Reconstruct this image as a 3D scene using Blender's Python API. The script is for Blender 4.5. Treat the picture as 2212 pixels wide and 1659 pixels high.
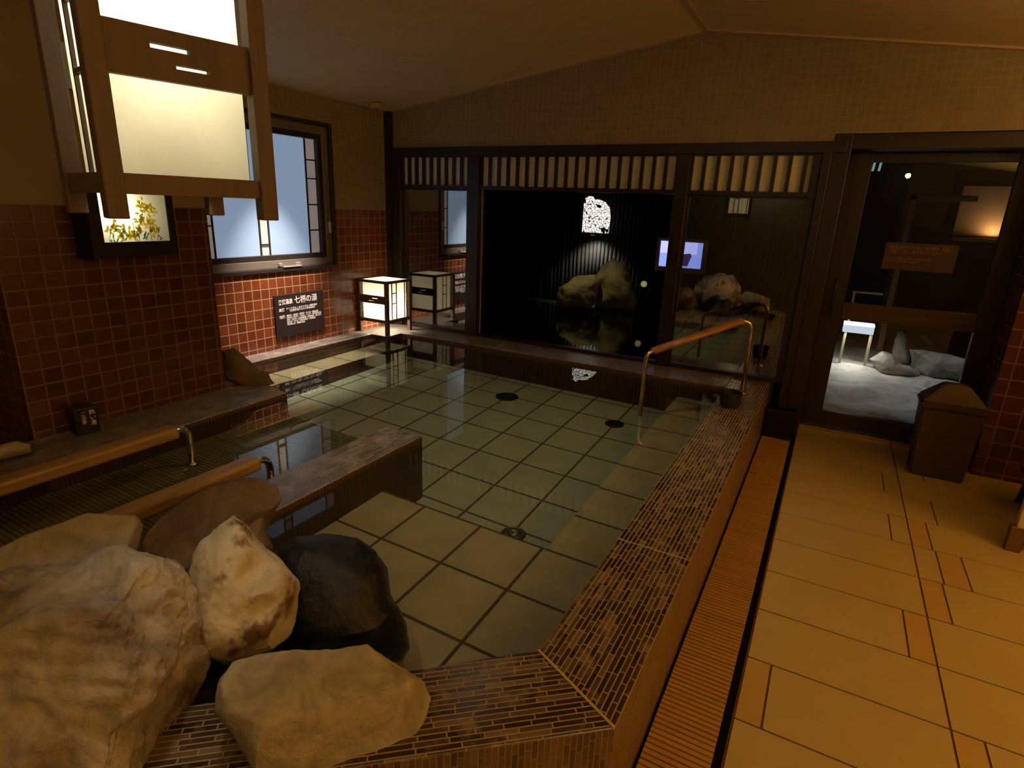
import bpy, bmesh, math, random
from mathutils import Vector, Matrix, noise
random.seed(4)
S = bpy.context.scene
COL = S.collection
for o in list(bpy.data.objects):
    bpy.data.objects.remove(o)

# ---------------------------------------------------------------- camera
yaw, pitch, roll, FPX = 0.49142511, 0.29477414, 0.03917037, 1256.13
cy, sy, cp, sp, cr, sr = math.cos(yaw), math.sin(yaw), math.cos(pitch), math.sin(pitch), math.cos(roll), math.sin(roll)
fwd = Vector((-sy * cp, cy * cp, -sp))
rt0 = Vector((cy, sy, 0))
up0 = rt0.cross(fwd)
rt = cr * rt0 + sr * up0
up = -sr * rt0 + cr * up0
cam = bpy.data.cameras.new('camera')
cam.sensor_width = 36.0
cam.sensor_fit = 'HORIZONTAL'
cam.lens = FPX / 2212 * 36.0
cam.clip_start = 0.02
co = bpy.data.objects.new('camera', cam)
COL.objects.link(co)
mw = Matrix.Identity(4)
for i in range(3):
    mw[i][0], mw[i][1], mw[i][2] = rt[i], up[i], -fwd[i]
mw[0][3], mw[1][3], mw[2][3] = 0, 0, 1.5
co.matrix_world = mw
S.camera = co

# ---------------------------------------------------------------- world, exposure
W = bpy.data.worlds.new('night')
S.world = W
W.use_nodes = True
W.node_tree.nodes['Background'].inputs[0].default_value = (0.012, 0.014, 0.022, 1)
W.node_tree.nodes['Background'].inputs[1].default_value = 0.05
S.view_settings.view_transform = 'Standard'
S.view_settings.look = 'None'
S.view_settings.gamma = 1
S.view_settings.exposure = 0.0
S.view_settings.use_curve_mapping = False
S.cycles.max_bounces = 9
S.cycles.transparent_max_bounces = 16
S.cycles.transmission_bounces = 10
S.cycles.caustics_refractive = True
S.cycles.caustics_reflective = False
S.cycles.sample_clamp_indirect = 3.0
S.cycles.blur_glossy = 0.5

def light(name, kind, loc, energy, color, size=0.2, rot=None, caustic=True, shape='DISK', spread=None):
    d = bpy.data.lights.new(name, kind)
    d.energy = energy
    d.color = color
    if kind == 'AREA':
        d.shape = shape
        d.size = size
        if spread: d.spread = spread
    elif kind in ('POINT', 'SPOT'):
        d.shadow_soft_size = size
    if kind == 'SPOT' and spread:
        d.spot_size = spread
        d.spot_blend = 1.0
    if caustic:
        try: d.cycles.is_caustics_light = True
        except Exception: pass
    o = bpy.data.objects.new(name, d)
    COL.objects.link(o)
    o.location = loc
    if rot: o.rotation_euler = rot
    return o

WARM = (1.0, 0.53, 0.15)
SOFT = (1.0, 0.78, 0.42)
# lamps of the wash area behind and right of the camera, under the ceiling
light('wash_area_lamp', 'POINT', (2.05, 2.5, 2.0), 17, WARM, 0.10)
light('wash_area_lamp', 'POINT', (0.7, -1.1, 2.15), 5, WARM, 0.035)
light('bath_hall_lamp', 'POINT', (-1.2, -1.1, 2.1), 9, SOFT, 0.12)
# unseen area lights added on the wash side to brighten the ceiling
light('ceiling_fill_light', 'AREA', (2.15, 2.6, 1.35), 50, (1.0, 0.58, 0.14), 0.8, rot=(0, math.radians(-155), 0), caustic=False)
light('ceiling_fill_light', 'AREA', (2.15, -0.2, 1.35), 85, (1.0, 0.69, 0.27), 0.8, rot=(0, math.radians(-158), 0), caustic=False)
# unseen spot added to brighten the bath, then the downlight over the recess
light('bath_fill_spot', 'SPOT', (-1.65, 2.7, 2.50), 60, (1.0, 0.83, 0.52), 0.06, rot=(0, 0, 0), spread=math.radians(92))
light('recess_downlight', 'SPOT', (-3.28, 3.10, 2.24), 420, (1.0, 0.85, 0.70), 0.03, rot=(0, math.radians(13), 0), spread=math.radians(46))

# ---------------------------------------------------------------- helpers
def tag(o, label=None, cat=None, group=None, kind=None, category=None):
    cat = cat or category
    if label: o['label'] = label
    if cat: o['category'] = cat
    if group: o['group'] = group
    if kind: o['kind'] = kind
    return o

def empty(name, loc, label, cat, rz=0, group=None):
    o = bpy.data.objects.new(name, None)
    COL.objects.link(o)
    o.location = loc
    o.rotation_euler = (0, 0, rz)
    o.empty_display_size = 0.05
    return tag(o, label, cat, group)

def copy_tree(o, parent=None):
    c = o.copy(); COL.objects.link(c); c.parent = parent
    for ch in list(o.children): copy_tree(ch, c)
    return c

def uv_metric(me, U=(1, 0, 0), swap_side=False, swap_top=False):
    U = Vector(U).normalized()
    Z = Vector((0, 0, 1))
    V = Z.cross(U)
    lay = me.uv_layers.new(name='UVMap') if not me.uv_layers else me.uv_layers[0]
    for p in me.polygons:
        n = p.normal
        if abs(n.z) > 0.6:
            a, b = U, V
            sw = swap_top
        else:
            h = Z.cross(n)
            if h.length < 1e-6: h = U.copy()
            h.normalize()
            if abs(h.x) > abs(h.y):
                if h.x < 0: h = -h
            elif h.y < 0: h = -h
            a, b = h, Z
            sw = swap_side
        for li in p.loop_indices:
            q = me.vertices[me.loops[li].vertex_index].co
            x, y = q.dot(a), q.dot(b)
            lay.data[li].uv = (y, x) if sw else (x, y)

def obj(name, bm, mats, parent=None, smooth=False, uv=None, loc=None, **kw):
    me = bpy.data.meshes.new(name)
    bm.normal_update()
    bm.to_mesh(me); bm.free()
    if not isinstance(mats, (list, tuple)): mats = [mats]
    for m in mats: me.materials.append(m)
    if uv is not None: uv_metric(me, **uv)
    if smooth:
        for p in me.polygons: p.use_smooth = True
    o = bpy.data.objects.new(name, me)
    COL.objects.link(o)
    o.parent = parent
    if loc: o.location = loc
    try: o.cycles.is_caustics_receiver = True
    except Exception: pass
    if kw: tag(o, **kw)
    return o

def box(bm, x0, x1, y0, y1, z0, z1, mi=0, bev=0.0):
    vs = [bm.verts.new(v) for v in ((x0,y0,z0),(x1,y0,z0),(x1,y1,z0),(x0,y1,z0),(x0,y0,z1),(x1,y0,z1),(x1,y1,z1),(x0,y1,z1))]
    fs = []
    for f in ((0,3,2,1),(4,5,6,7),(0,1,5,4),(1,2,6,5),(2,3,7,6),(3,0,4,7)):
        fc = bm.faces.new([vs[i] for i in f]); fc.material_index = mi; fs.append(fc)
    if bev > 0:
        es = list({e for f in fs for e in f.edges})
        bmesh.ops.bevel(bm, geom=es, offset=bev, segments=2, affect='EDGES', profile=0.5)
    return vs

def BM(*boxes, bev=0.0):
    bm = bmesh.new()
    for b in boxes: box(bm, *b, bev=bev)
    return bm

def prism(bm, pts, z0, z1, mi=0, bev=0.0):
    """closed prism over a polygon of (x, y)"""
    a = [bm.verts.new((x, y, z0)) for x, y in pts]
    b = [bm.verts.new((x, y, z1)) for x, y in pts]
    n = len(pts)
    fs = [bm.faces.new(a[::-1]), bm.faces.new(b)]
    for i in range(n):
        fs.append(bm.faces.new((a[i], a[(i+1) % n], b[(i+1) % n], b[i])))
    for f in fs: f.material_index = mi
    bmesh.ops.recalc_face_normals(bm, faces=fs)
    if bev > 0:
        es = [e for e in fs[1].edges]
        bmesh.ops.bevel(bm, geom=es, offset=bev, segments=3, affect='EDGES', profile=0.5)

def tube(bm, pts, r, seg=14, cap=True):
    pts = [Vector(p) for p in pts]
    rings = []
    prev = None
    for i, p in enumerate(pts):
        if i == 0: t = pts[1] - pts[0]
        elif i == len(pts) - 1: t = pts[-1] - pts[-2]
        else: t = (pts[i+1] - pts[i]).normalized() + (pts[i] - pts[i-1]).normalized()
        t.normalize()
        if prev is None:
            a = Vector((0, 0, 1)) if abs(t.z) < 0.9 else Vector((1, 0, 0))
            u = t.cross(a).normalized()
        else:
            u = (prev - t * prev.dot(t)).normalized()
        prev = u
        v = t.cross(u)
        rr = r[i] if isinstance(r, (list, tuple)) else r
        rings.append([bm.verts.new(p + rr * (math.cos(k * 2 * math.pi / seg) * u + math.sin(k * 2 * math.pi / seg) * v)) for k in range(seg)])
    for a, b in zip(rings, rings[1:]):
        for k in range(seg):
            bm.faces.new((a[k], a[(k+1) % seg], b[(k+1) % seg], b[k]))
    if cap:
        bm.faces.new(rings[0][::-1]); bm.faces.new(rings[-1])

def arc(p0, p1, p2, n=8):
    p0, p1, p2 = Vector(p0), Vector(p1), Vector(p2)
    return [(1-t)**2 * p0 + 2*(1-t)*t * p1 + t*t * p2 for t in [i / n for i in range(n + 1)]]

def lathe(bm, prof, seg=28, c=(0, 0, 0)):
    rings = []
    for r, z in prof:
        if r < 1e-5: rings.append([bm.verts.new((c[0], c[1], c[2] + z))])
        else: rings.append([bm.verts.new((c[0] + r*math.cos(2*math.pi*k/seg), c[1] + r*math.sin(2*math.pi*k/seg), c[2] + z)) for k in range(seg)])
    for a, b in zip(rings, rings[1:]):
        for k in range(seg):
            k2 = (k + 1) % seg
            if len(a) == 1 and len(b) == 1: continue
            if len(a) == 1: bm.faces.new((a[0], b[k2], b[k]))
            elif len(b) == 1: bm.faces.new((a[k], a[k2], b[0]))
            else: bm.faces.new((a[k], a[k2], b[k2], b[k]))
    bmesh.ops.recalc_face_normals(bm, faces=bm.faces[:])

# ---------------------------------------------------------------- materials
def newmat(name):
    m = bpy.data.materials.new(name)
    m.use_nodes = True
    nt = m.node_tree
    b = nt.nodes['Principled BSDF']
    return m, nt, b

def N(nt, t, **kw):
    n = nt.nodes.new(t)
    for k, v in kw.items(): setattr(n, k, v)
    return n

def C4(c): return (c[0], c[1], c[2], 1)

def plain(name, col, rough=0.5, metal=0.0, spec=0.5, nz=0.0, nscale=20, bump=0.0, coat=0):
    m, nt, b = newmat(name)
    b.inputs['Base Color'].default_value = C4(col)
    b.inputs['Roughness'].default_value = rough
    b.inputs['Metallic'].default_value = metal
    b.inputs['Specular IOR Level'].default_value = spec
    if coat: b.inputs['Coat Weight'].default_value = coat; b.inputs['Coat Roughness'].default_value = 0.15
    if nz or bump:
        tc = N(nt, 'ShaderNodeTexCoord')
        n = N(nt, 'ShaderNodeTexNoise'); n.inputs['Scale'].default_value = nscale; n.inputs['Detail'].default_value = 6
        nt.links.new(tc.outputs['Object'], n.inputs['Vector'])
        if nz:
            mx = N(nt, 'ShaderNodeMix', data_type='RGBA')
            mx.inputs[6].default_value = C4([c * (1 - nz) for c in col]); mx.inputs[7].default_value = C4([min(1, c * (1 + nz)) for c in col])
            nt.links.new(n.outputs['Fac'], mx.inputs[0]); nt.links.new(mx.outputs[2], b.inputs['Base Color'])
        if bump:
            bp = N(nt, 'ShaderNodeBump'); bp.inputs['Strength'].default_value = bump; bp.inputs['Distance'].default_value = 0.01
            nt.links.new(n.outputs['Fac'], bp.inputs['Height']); nt.links.new(bp.outputs[0], b.inputs['Normal'])
    return m

def wood(name, c1, c2, axis='X', rough=0.45, scale=1.0):
    m, nt, b = newmat(name)
    tc = N(nt, 'ShaderNodeTexCoord'); mp = N(nt, 'ShaderNodeMapping')
    s = {'X': (2, 30, 30), 'Y': (30, 2, 30), 'Z': (30, 30, 2)}[axis]
    mp.inputs['Scale'].default_value = [k * scale for k in s]
    n = N(nt, 'ShaderNodeTexNoise'); n.inputs['Scale'].default_value = 1.0; n.inputs['Detail'].default_value = 5; n.inputs['Distortion'].default_value = 0.8
    nt.links.new(tc.outputs['Object'], mp.inputs[0]); nt.links.new(mp.outputs[0], n.inputs['Vector'])
    r = N(nt, 'ShaderNodeValToRGB')
    r.color_ramp.elements[0].position = 0.3; r.color_ramp.elements[0].color = C4(c1)
    r.color_ramp.elements[1].position = 0.7; r.color_ramp.elements[1].color = C4(c2)
    nt.links.new(n.outputs['Fac'], r.inputs[0]); nt.links.new(r.outputs[0], b.inputs['Base Color'])
    bp = N(nt, 'ShaderNodeBump'); bp.inputs['Strength'].default_value = 0.15; bp.inputs['Distance'].default_value = 0.005
    nt.links.new(n.outputs['Fac'], bp.inputs['Height']); nt.links.new(bp.outputs[0], b.inputs['Normal'])
    b.inputs['Roughness'].default_value = rough
    return m

def tiles(name, cols, grout, pu, pv, off=(0, 0), m=0.0025, rough=0.3, shift=0.0, vary=0.0, bump=0.4, patch=None, spec=0.5, mottle=0.12):
    """tiles in metric UV: per-tile random colour, grout lines, optional random row shift and lime patches"""
    mt, nt, b = newmat(name)
    L = nt.links.new
    def M(op, a, c=None, d=None):
        n = N(nt, 'ShaderNodeMath', operation=op)
        for i, v in enumerate((a, c, d)):
            if v is None: continue
            if isinstance(v, (int, float)): n.inputs[i].default_value = v
            else: L(v, n.inputs[i])
        return n.outputs[0]
    uv = N(nt, 'ShaderNodeUVMap'); sx = N(nt, 'ShaderNodeSeparateXYZ'); L(uv.outputs[0], sx.inputs[0])
    u = M('SUBTRACT', sx.outputs[0], off[0]); v = M('SUBTRACT', sx.outputs[1], off[1])
    vv = M('DIVIDE', v, pv); row = M('FLOOR', vv)
    PU = pu
    if shift or vary:
        wn = N(nt, 'ShaderNodeTexWhiteNoise', noise_dimensions='1D'); L(row, wn.inputs['W'])
        if vary:
            wn2 = N(nt, 'ShaderNodeTexWhiteNoise', noise_dimensions='1D'); L(M('ADD', row, 37.3), wn2.inputs['W'])
            PU = M('MULTIPLY', M('ADD', M('MULTIPLY', wn2.outputs[0], 2 * vary), 1 - vary), pu)
        uu = M('ADD', M('DIVIDE', u, PU), M('MULTIPLY', wn.outputs[0], shift))
    else:
        uu = M('DIVIDE', u, pu)
    col = M('FLOOR', uu)
    fu = M('FRACT', uu); fv = M('FRACT', vv)
    du = M('MULTIPLY', M('MINIMUM', fu, M('SUBTRACT', 1.0, fu)), PU)
    dv = M('MULTIPLY', M('MINIMUM', fv, M('SUBTRACT', 1.0, fv)), pv)
    d = M('MINIMUM', du, dv)
    mr = N(nt, 'ShaderNodeMapRange', interpolation_type='SMOOTHSTEP')
    mr.inputs['From Min'].default_value = m * 0.55; mr.inputs['From Max'].default_value = m * 1.25
    L(d, mr.inputs['Value'])
    cid = N(nt, 'ShaderNodeCombineXYZ'); L(col, cid.inputs[0]); L(row, cid.inputs[1])
    w = N(nt, 'ShaderNodeTexWhiteNoise', noise_dimensions='3D'); L(cid.outputs[0], w.inputs['Vector'])
    r = N(nt, 'ShaderNodeValToRGB'); r.color_ramp.interpolation = 'LINEAR'
    el = r.color_ramp.elements
    while len(el) < len(cols): el.new(0.5)
    for i, c in enumerate(cols):
        el[i].position = i / max(1, len(cols) - 1); el[i].color = C4(c)
    L(w.outputs[0], r.inputs[0])
    base = r.outputs[0]
    tc = N(nt, 'ShaderNodeTexCoord')
    if mottle:
        n = N(nt, 'ShaderNodeTexNoise'); n.inputs['Scale'].default_value = 6; n.inputs['Detail'].default_value = 6
        L(tc.outputs['Object'], n.inputs['Vector'])
        mm = N(nt, 'ShaderNodeMapRange'); mm.inputs['From Min'].default_value = 0.3; mm.inputs['From Max'].default_value = 0.7
        mm.inputs['To Min'].default_value = 1 - mottle; mm.inputs['To Max'].default_value = 1 + mottle
        L(n.outputs['Fac'], mm.inputs['Value'])
        vm = N(nt, 'ShaderNodeVectorMath', operation='SCALE'); L(base, vm.inputs[0]); L(mm.outputs[0], vm.inputs['Scale'])
        base = vm.outputs[0]
    if patch:
        pc, ps, lo, hi = patch
        n2 = N(nt, 'ShaderNodeTexNoise'); n2.inputs['Scale'].default_value = ps; n2.inputs['Detail'].default_value = 5; n2.inputs['Roughness'].default_value = 0.65
        L(tc.outputs['Object'], n2.inputs['Vector'])
        m2 = N(nt, 'ShaderNodeMapRange'); m2.inputs['From Min'].default_value = lo; m2.inputs['From Max'].default_value = hi
        m2.inputs['To Max'].default_value = 0.85
        L(n2.outputs['Fac'], m2.inputs['Value'])
        mx2 = N(nt, 'ShaderNodeMix', data_type='RGBA'); mx2.inputs[7].default_value = C4(pc)
        L(m2.outputs[0], mx2.inputs[0]); L(base, mx2.inputs[6]); base = mx2.outputs[2]
    mx = N(nt, 'ShaderNodeMix', data_type='RGBA')
    mx.inputs[6].default_value = C4(grout); L(mr.outputs[0], mx.inputs[0]); L(base, mx.inputs[7])
    L(mx.outputs[2], b.inputs['Base Color'])
    rr = N(nt, 'ShaderNodeMapRange'); rr.inputs['To Min'].default_value = 0.75; rr.inputs['To Max'].default_value = rough
    L(mr.outputs[0], rr.inputs['Value']); L(rr.outputs[0], b.inputs['Roughness'])
    b.inputs['Specular IOR Level'].default_value = spec
    bp = N(nt, 'ShaderNodeBump'); bp.inputs['Strength'].default_value = bump; bp.inputs['Distance'].default_value = 0.002
    L(mr.outputs[0], bp.inputs['Height']); L(bp.outputs[0], b.inputs['Normal'])
    return mt

def emit(name, col, strength):
    m = bpy.data.materials.new(name); m.use_nodes = True
    nt = m.node_tree; nt.nodes.clear()
    e = N(nt, 'ShaderNodeEmission'); e.inputs[0].default_value = C4(col); e.inputs[1].default_value = strength
    o = N(nt, 'ShaderNodeOutputMaterial'); nt.links.new(e.outputs[0], o.inputs[0])
    return m

def paper(name, col, glow=0.0, gcol=(1, 0.9, 0.6), fib=0.12):
    m = bpy.data.materials.new(name); m.use_nodes = True
    nt = m.node_tree; nt.nodes.clear(); L = nt.links.new
    tc = N(nt, 'ShaderNodeTexCoord'); n = N(nt, 'ShaderNodeTexNoise')
    n.inputs['Scale'].default_value = 14; n.inputs['Detail'].default_value = 8; n.inputs['Distortion'].default_value = 1.5
    L(tc.outputs['Object'], n.inputs['Vector'])
    mx = N(nt, 'ShaderNodeMix', data_type='RGBA'); mx.inputs[6].default_value = C4([c * (1 - fib) for c in col]); mx.inputs[7].default_value = C4(col)
    L(n.outputs['Fac'], mx.inputs[0])
    t = N(nt, 'ShaderNodeBsdfTranslucent'); d = N(nt, 'ShaderNodeBsdfDiffuse')
    L(mx.outputs[2], t.inputs[0]); L(mx.outputs[2], d.inputs[0])
    ms = N(nt, 'ShaderNodeMixShader'); ms.inputs[0].default_value = 0.35
    L(t.outputs[0], ms.inputs[1]); L(d.outputs[0], ms.inputs[2])
    out = ms.outputs[0]
    if glow:
        e = N(nt, 'ShaderNodeEmission'); e.inputs[0].default_value = C4(gcol); e.inputs[1].default_value = glow
        a = N(nt, 'ShaderNodeAddShader'); L(out, a.inputs[0]); L(e.outputs[0], a.inputs[1]); out = a.outputs[0]
    o = N(nt, 'ShaderNodeOutputMaterial'); L(out, o.inputs[0])
    return m

def pane(name, f0=0.04, tint=(0.96, 0.98, 0.97)):
    m = bpy.data.materials.new(name); m.use_nodes = True
    nt = m.node_tree; nt.nodes.clear(); L = nt.links.new
    lw_ = N(nt, 'ShaderNodeLayerWeight'); lw_.inputs[0].default_value = 0.5
    p = N(nt, 'ShaderNodeMath', operation='POWER'); L(lw_.outputs['Facing'], p.inputs[0]); p.inputs[1].default_value = 5
    q = N(nt, 'ShaderNodeMath', operation='MULTIPLY_ADD'); L(p.outputs[0], q.inputs[0]); q.inputs[1].default_value = 1 - f0; q.inputs[2].default_value = f0
    t = N(nt, 'ShaderNodeBsdfTransparent'); t.inputs[0].default_value = C4(tint)
    g = N(nt, 'ShaderNodeBsdfGlossy'); g.inputs['Roughness'].default_value = 0.0; g.inputs[0].default_value = (1, 1, 1, 1)
    ms = N(nt, 'ShaderNodeMixShader'); L(q.outputs[0], ms.inputs[0]); L(t.outputs[0], ms.inputs[1]); L(g.outputs[0], ms.inputs[2])
    o = N(nt, 'ShaderNodeOutputMaterial'); L(ms.outputs[0], o.inputs[0])
    return m

def rockmat(name, cols, scale=4.0, rough=0.8, bump=0.6, dark=None, dscale=3.0, dlo=0.55, dhi=0.65, spec=0.3, loc=(3.1, 1.7, 5.2)):
    m, nt, b = newmat(name); L = nt.links.new
    tc = N(nt, 'ShaderNodeTexCoord')
    n = N(nt, 'ShaderNodeTexNoise'); n.inputs['Scale'].default_value = scale; n.inputs['Detail'].default_value = 10; n.inputs['Roughness'].default_value = 0.62; n.inputs['Distortion'].default_value = 0.9
    L(tc.outputs['Object'], n.inputs['Vector'])
    r = N(nt, 'ShaderNodeValToRGB'); el = r.color_ramp.elements
    while len(el) < len(cols): el.new(0.5)
    for i, c in enumerate(cols): el[i].position = 0.3 + 0.4 * i / (len(cols) - 1); el[i].color = C4(c)
    L(n.outputs['Fac'], r.inputs[0]); base = r.outputs[0]
    if dark:
        n2 = N(nt, 'ShaderNodeTexNoise'); n2.inputs['Scale'].default_value = dscale; n2.inputs['Detail'].default_value = 8; n2.inputs['Roughness'].default_value = 0.6
        mp = N(nt, 'ShaderNodeMapping'); mp.inputs['Location'].default_value = loc
        L(tc.outputs['Object'], mp.inputs[0]); L(mp.outputs[0], n2.inputs['Vector'])
        mr = N(nt, 'ShaderNodeMapRange'); mr.inputs['From Min'].default_value = dlo; mr.inputs['From Max'].default_value = dhi
        L(n2.outputs['Fac'], mr.inputs['Value'])
        mx = N(nt, 'ShaderNodeMix', data_type='RGBA'); mx.inputs[7].default_value = C4(dark)
        L(mr.outputs[0], mx.inputs[0]); L(base, mx.inputs[6]); base = mx.outputs[2]
    L(base, b.inputs['Base Color'])
    b.inputs['Roughness'].default_value = rough; b.inputs['Specular IOR Level'].default_value = spec
    n3 = N(nt, 'ShaderNodeTexNoise'); n3.inputs['Scale'].default_value = scale * 4; n3.inputs['Detail'].default_value = 12; n3.inputs['Roughness'].default_value = 0.65
    L(tc.outputs['Object'], n3.inputs['Vector'])
    bp = N(nt, 'ShaderNodeBump'); bp.inputs['Strength'].default_value = bump; bp.inputs['Distance'].default_value = 0.02
    L(n3.outputs['Fac'], bp.inputs['Height']); L(bp.outputs[0], b.inputs['Normal'])
    return m

def lettering(name, text, size, mat, parent, loc, rot, extrude=0.0006, align='LEFT', width=None, bold=0.0):
    cu = bpy.data.curves.new(name, 'FONT')
    cu.body = text; cu.size = size; cu.extrude = extrude; cu.align_x = align; cu.offset = bold
    t = bpy.data.objects.new('tmp_text', cu); COL.objects.link(t)
    bpy.context.view_layer.update()
    me = bpy.data.meshes.new_from_object(t.evaluated_get(bpy.context.evaluated_depsgraph_get()))
    bpy.data.objects.remove(t)
    me.name = name
    me.materials.clear(); me.materials.append(mat)
    o = bpy.data.objects.new(name, me); COL.objects.link(o)
    o.parent = parent; o.location = loc; o.rotation_euler = rot
    if width and me.vertices:
        w = max(v.co.x for v in me.vertices) - min(v.co.x for v in me.vertices)
        if w > 0: o.scale = (width / w, 1, 1)
    return o

ROCKS = {
 'big': ((-1.344,0.447,0.450), 0.3, [(-0.055, 0.282), (-0.006, 0.284), (0.035, 0.279), (0.081, 0.267), (0.133, 0.25), (0.191, 0.226), (0.237, 0.202), (0.267, 0.172), (0.275, 0.132), (0.275, 0.083), (0.268, 0.026), (0.261, -0.024), (0.28, -0.056), (0.29, -0.107), (0.285, -0.157), (0.267, -0.193), (0.232, -0.241), (0.194, -0.272), (0.159, -0.314), (0.106, -0.362), (-0.012, -0.352), (-0.145, -0.263), (-0.258, -0.146), (-0.295, 0.045), (-0.263, 0.208), (-0.167, 0.281)]),
 'black': ((-1.197,1.105,0.280), 0.2, [(-0.156, 0.2), (-0.1, 0.228), (-0.015, 0.224), (0.085, 0.19), (0.14, 0.145), (0.168, 0.087), (0.172, -0.001), (0.195, -0.068), (0.214, -0.141), (0.217, -0.216), (0.191, -0.257), (0.093, -0.244), (-0.039, -0.192), (-0.167, -0.129), (-0.228, -0.014), (-0.212, 0.117)]),
 'white': ((-1.230,0.830,0.500), 0.14, [(-0.001, 0.21), (0.03, 0.174), (0.058, 0.109), (0.11, 0.05), (0.136, -0.013), (0.124, -0.086), (0.101, -0.14), (0.054, -0.168), (0.004, -0.172), (-0.055, -0.164), (-0.105, -0.136), (-0.121, -0.078), (-0.129, 0.004), (-0.123, 0.078), (-0.09, 0.154), (-0.049, 0.182)]),
 'flat': ((-0.834,0.713,0.420), 0.15, [(-0.118, 0.138), (-0.04, 0.131), (0.039, 0.11), (0.112, 0.103), (0.17, 0.05), (0.229, 0.002), (0.25, -0.038), (0.224, -0.082), (0.18, -0.108), (0.097, -0.123), (0.037, -0.127), (-0.057, -0.134), (-0.119, -0.118), (-0.143, -0.07), (-0.177, -0.002), (-0.205, 0.04), (-0.198, 0.096), (-0.17, 0.132)]),
 'backleft': ((-1.924,0.684,0.420), 0.18, [(-0.104, 0.083), (-0.039, 0.095), (0.042, 0.108), (0.109, 0.122), (0.171, 0.096), (0.234, 0.072), (0.243, 0.035), (0.22, -0.028), (0.187, -0.085), (0.074, -0.166), (-0.132, -0.093), (-0.234, 0.002), (-0.206, 0.063)]),
 'brown': ((-1.706,1.058,0.420), 0.14, [(-0.201, -0.006), (-0.178, 0.033), (-0.136, 0.069), (-0.064, 0.111), (0.009, 0.138), (0.097, 0.146), (0.171, 0.139), (0.228, 0.098), (0.23, 0.047), (0.198, -0.004), (0.151, -0.075), (0.072, -0.174), (-0.093, -0.16), (-0.196, -0.089)]),
 'small': ((-1.586,1.125,0.380), 0.08, [(-0.045, 0.092), (0.01, 0.101), (0.045, 0.085), (0.047, 0.014), (0.062, -0.044), (0.048, -0.104), (-0.018, -0.112), (-0.054, -0.043)]),
 'ledge': ((-3.173,2.324,0.420), 0.08, [(-0.123, 0.162), (-0.051, 0.169), (0.034, 0.08), (0.083, 0.017), (0.132, 0.004), (0.168, -0.086), (0.131, -0.125), (-0.007, -0.082), (-0.125, -0.03)]),
 'outL': ((-3.023,7.400,0.422), 0.35, [(-0.273, -0.159), (-0.269, 0.061), (-0.135, 0.142), (0.015, 0.237), (0.232, 0.254), (0.311, 0.184), (0.297, -0.034), (0.202, -0.195), (-0.205, -0.237)]),
 'outR': ((-2.608,7.800,0.499), 0.35, [(-0.297, 0.122), (-0.212, 0.253), (-0.064, 0.361), (0.107, 0.351), (0.168, 0.23), (0.219, 0.013), (0.321, -0.202), (0.28, -0.3), (-0.1, -0.313), (-0.261, -0.304)]),
 'standing': ((0.801,7.600,0.182), 0.12, [(-0.083, -0.066), (-0.083, 0.065), (-0.077, 0.169), (-0.03, 0.192), (0.029, 0.159), (0.07, 0.037), (0.106, -0.163), (-0.041, -0.189)]),
 'slab': ((1.161,7.200,0.091), 0.35, [(-0.344, 0.147), (-0.19, 0.149), (0.005, 0.16), (0.24, 0.117), (0.267, 0.028), (0.276, -0.135), (-0.175, -0.207), (-0.264, -0.076)]),
 'low': ((0.705,7.000,0.085), 0.15, [(-0.235, 0.032), (-0.129, 0.133), (-0.023, 0.117), (0.054, 0.034), (0.221, -0.008), (0.254, -0.073), (0.064, -0.119), (-0.125, -0.096)]),
 'farwhite': ((1.121,8.600,0.125), 0.12, [(-0.083, 0.056), (0.007, 0.081), (0.086, -0.009), (0.084, -0.067), (0.009, -0.044)]),
}

# ---------------------------------------------------------------- palette
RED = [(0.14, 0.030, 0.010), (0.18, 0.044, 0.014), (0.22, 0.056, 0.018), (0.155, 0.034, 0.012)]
RED_SHADED = [tuple(0.48 * k * f for k, f in zip(c, (1, 1.25, 0.9))) for c in RED]  # the same red tile scaled darker, with the pillar's shade in its colour
m_red = tiles('red_wall_tile', RED, (0.38, 0.26, 0.16), 0.0752, 0.0744, (3.021 - 0.0752 * 60, 0.39 - 0.0744 * 20), 0.0034, 0.22)
m_redp = tiles('shaded_pillar_tile', RED_SHADED, (0.16, 0.10, 0.055), 0.0822, 0.0744, (1.262 - 0.0822 * 60, 0.39 - 0.0744 * 20), 0.0034, 0.22)
m_redr = tiles('shaded_end_wall_tile', RED_SHADED, (0.20, 0.11, 0.06), 0.10, 0.10, (0.03, 0.03), 0.0034, 0.25)  # end wall takes the same shade-darkened reds
m_beige = tiles('beige_mosaic', [(0.25, 0.20, 0.12), (0.27, 0.215, 0.13), (0.285, 0.23, 0.14)], (0.36, 0.30, 0.20), 0.045, 0.045, (0, 0), 0.0022, 0.35, mottle=0.05)
m_plaster = plain('beige_plaster', (0.22, 0.17, 0.10), 0.7, nz=0.08, nscale=8)
m_ceil = tiles('ceiling_board', [(0.70, 0.55, 0.31), (0.73, 0.57, 0.32)], (0.60, 0.46, 0.25), 0.05, 6.0, (0, -3), 0.0018, 0.55, bump=0.3, mottle=0.05)
MOS = [(0.022, 0.010, 0.005), (0.035, 0.017, 0.009), (0.05, 0.028, 0.016), (0.10, 0.07, 0.035), (0.03, 0.014, 0.007), (0.20, 0.145, 0.075)]
m_rim = tiles('rim_mosaic', MOS, (0.34, 0.25, 0.15), 0.078, 0.0152, (0.0, 0.004), 0.0019, 0.25, shift=7.0, vary=0.35, patch=((0.25, 0.18, 0.095), 11.0, 0.53, 0.68))
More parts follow.
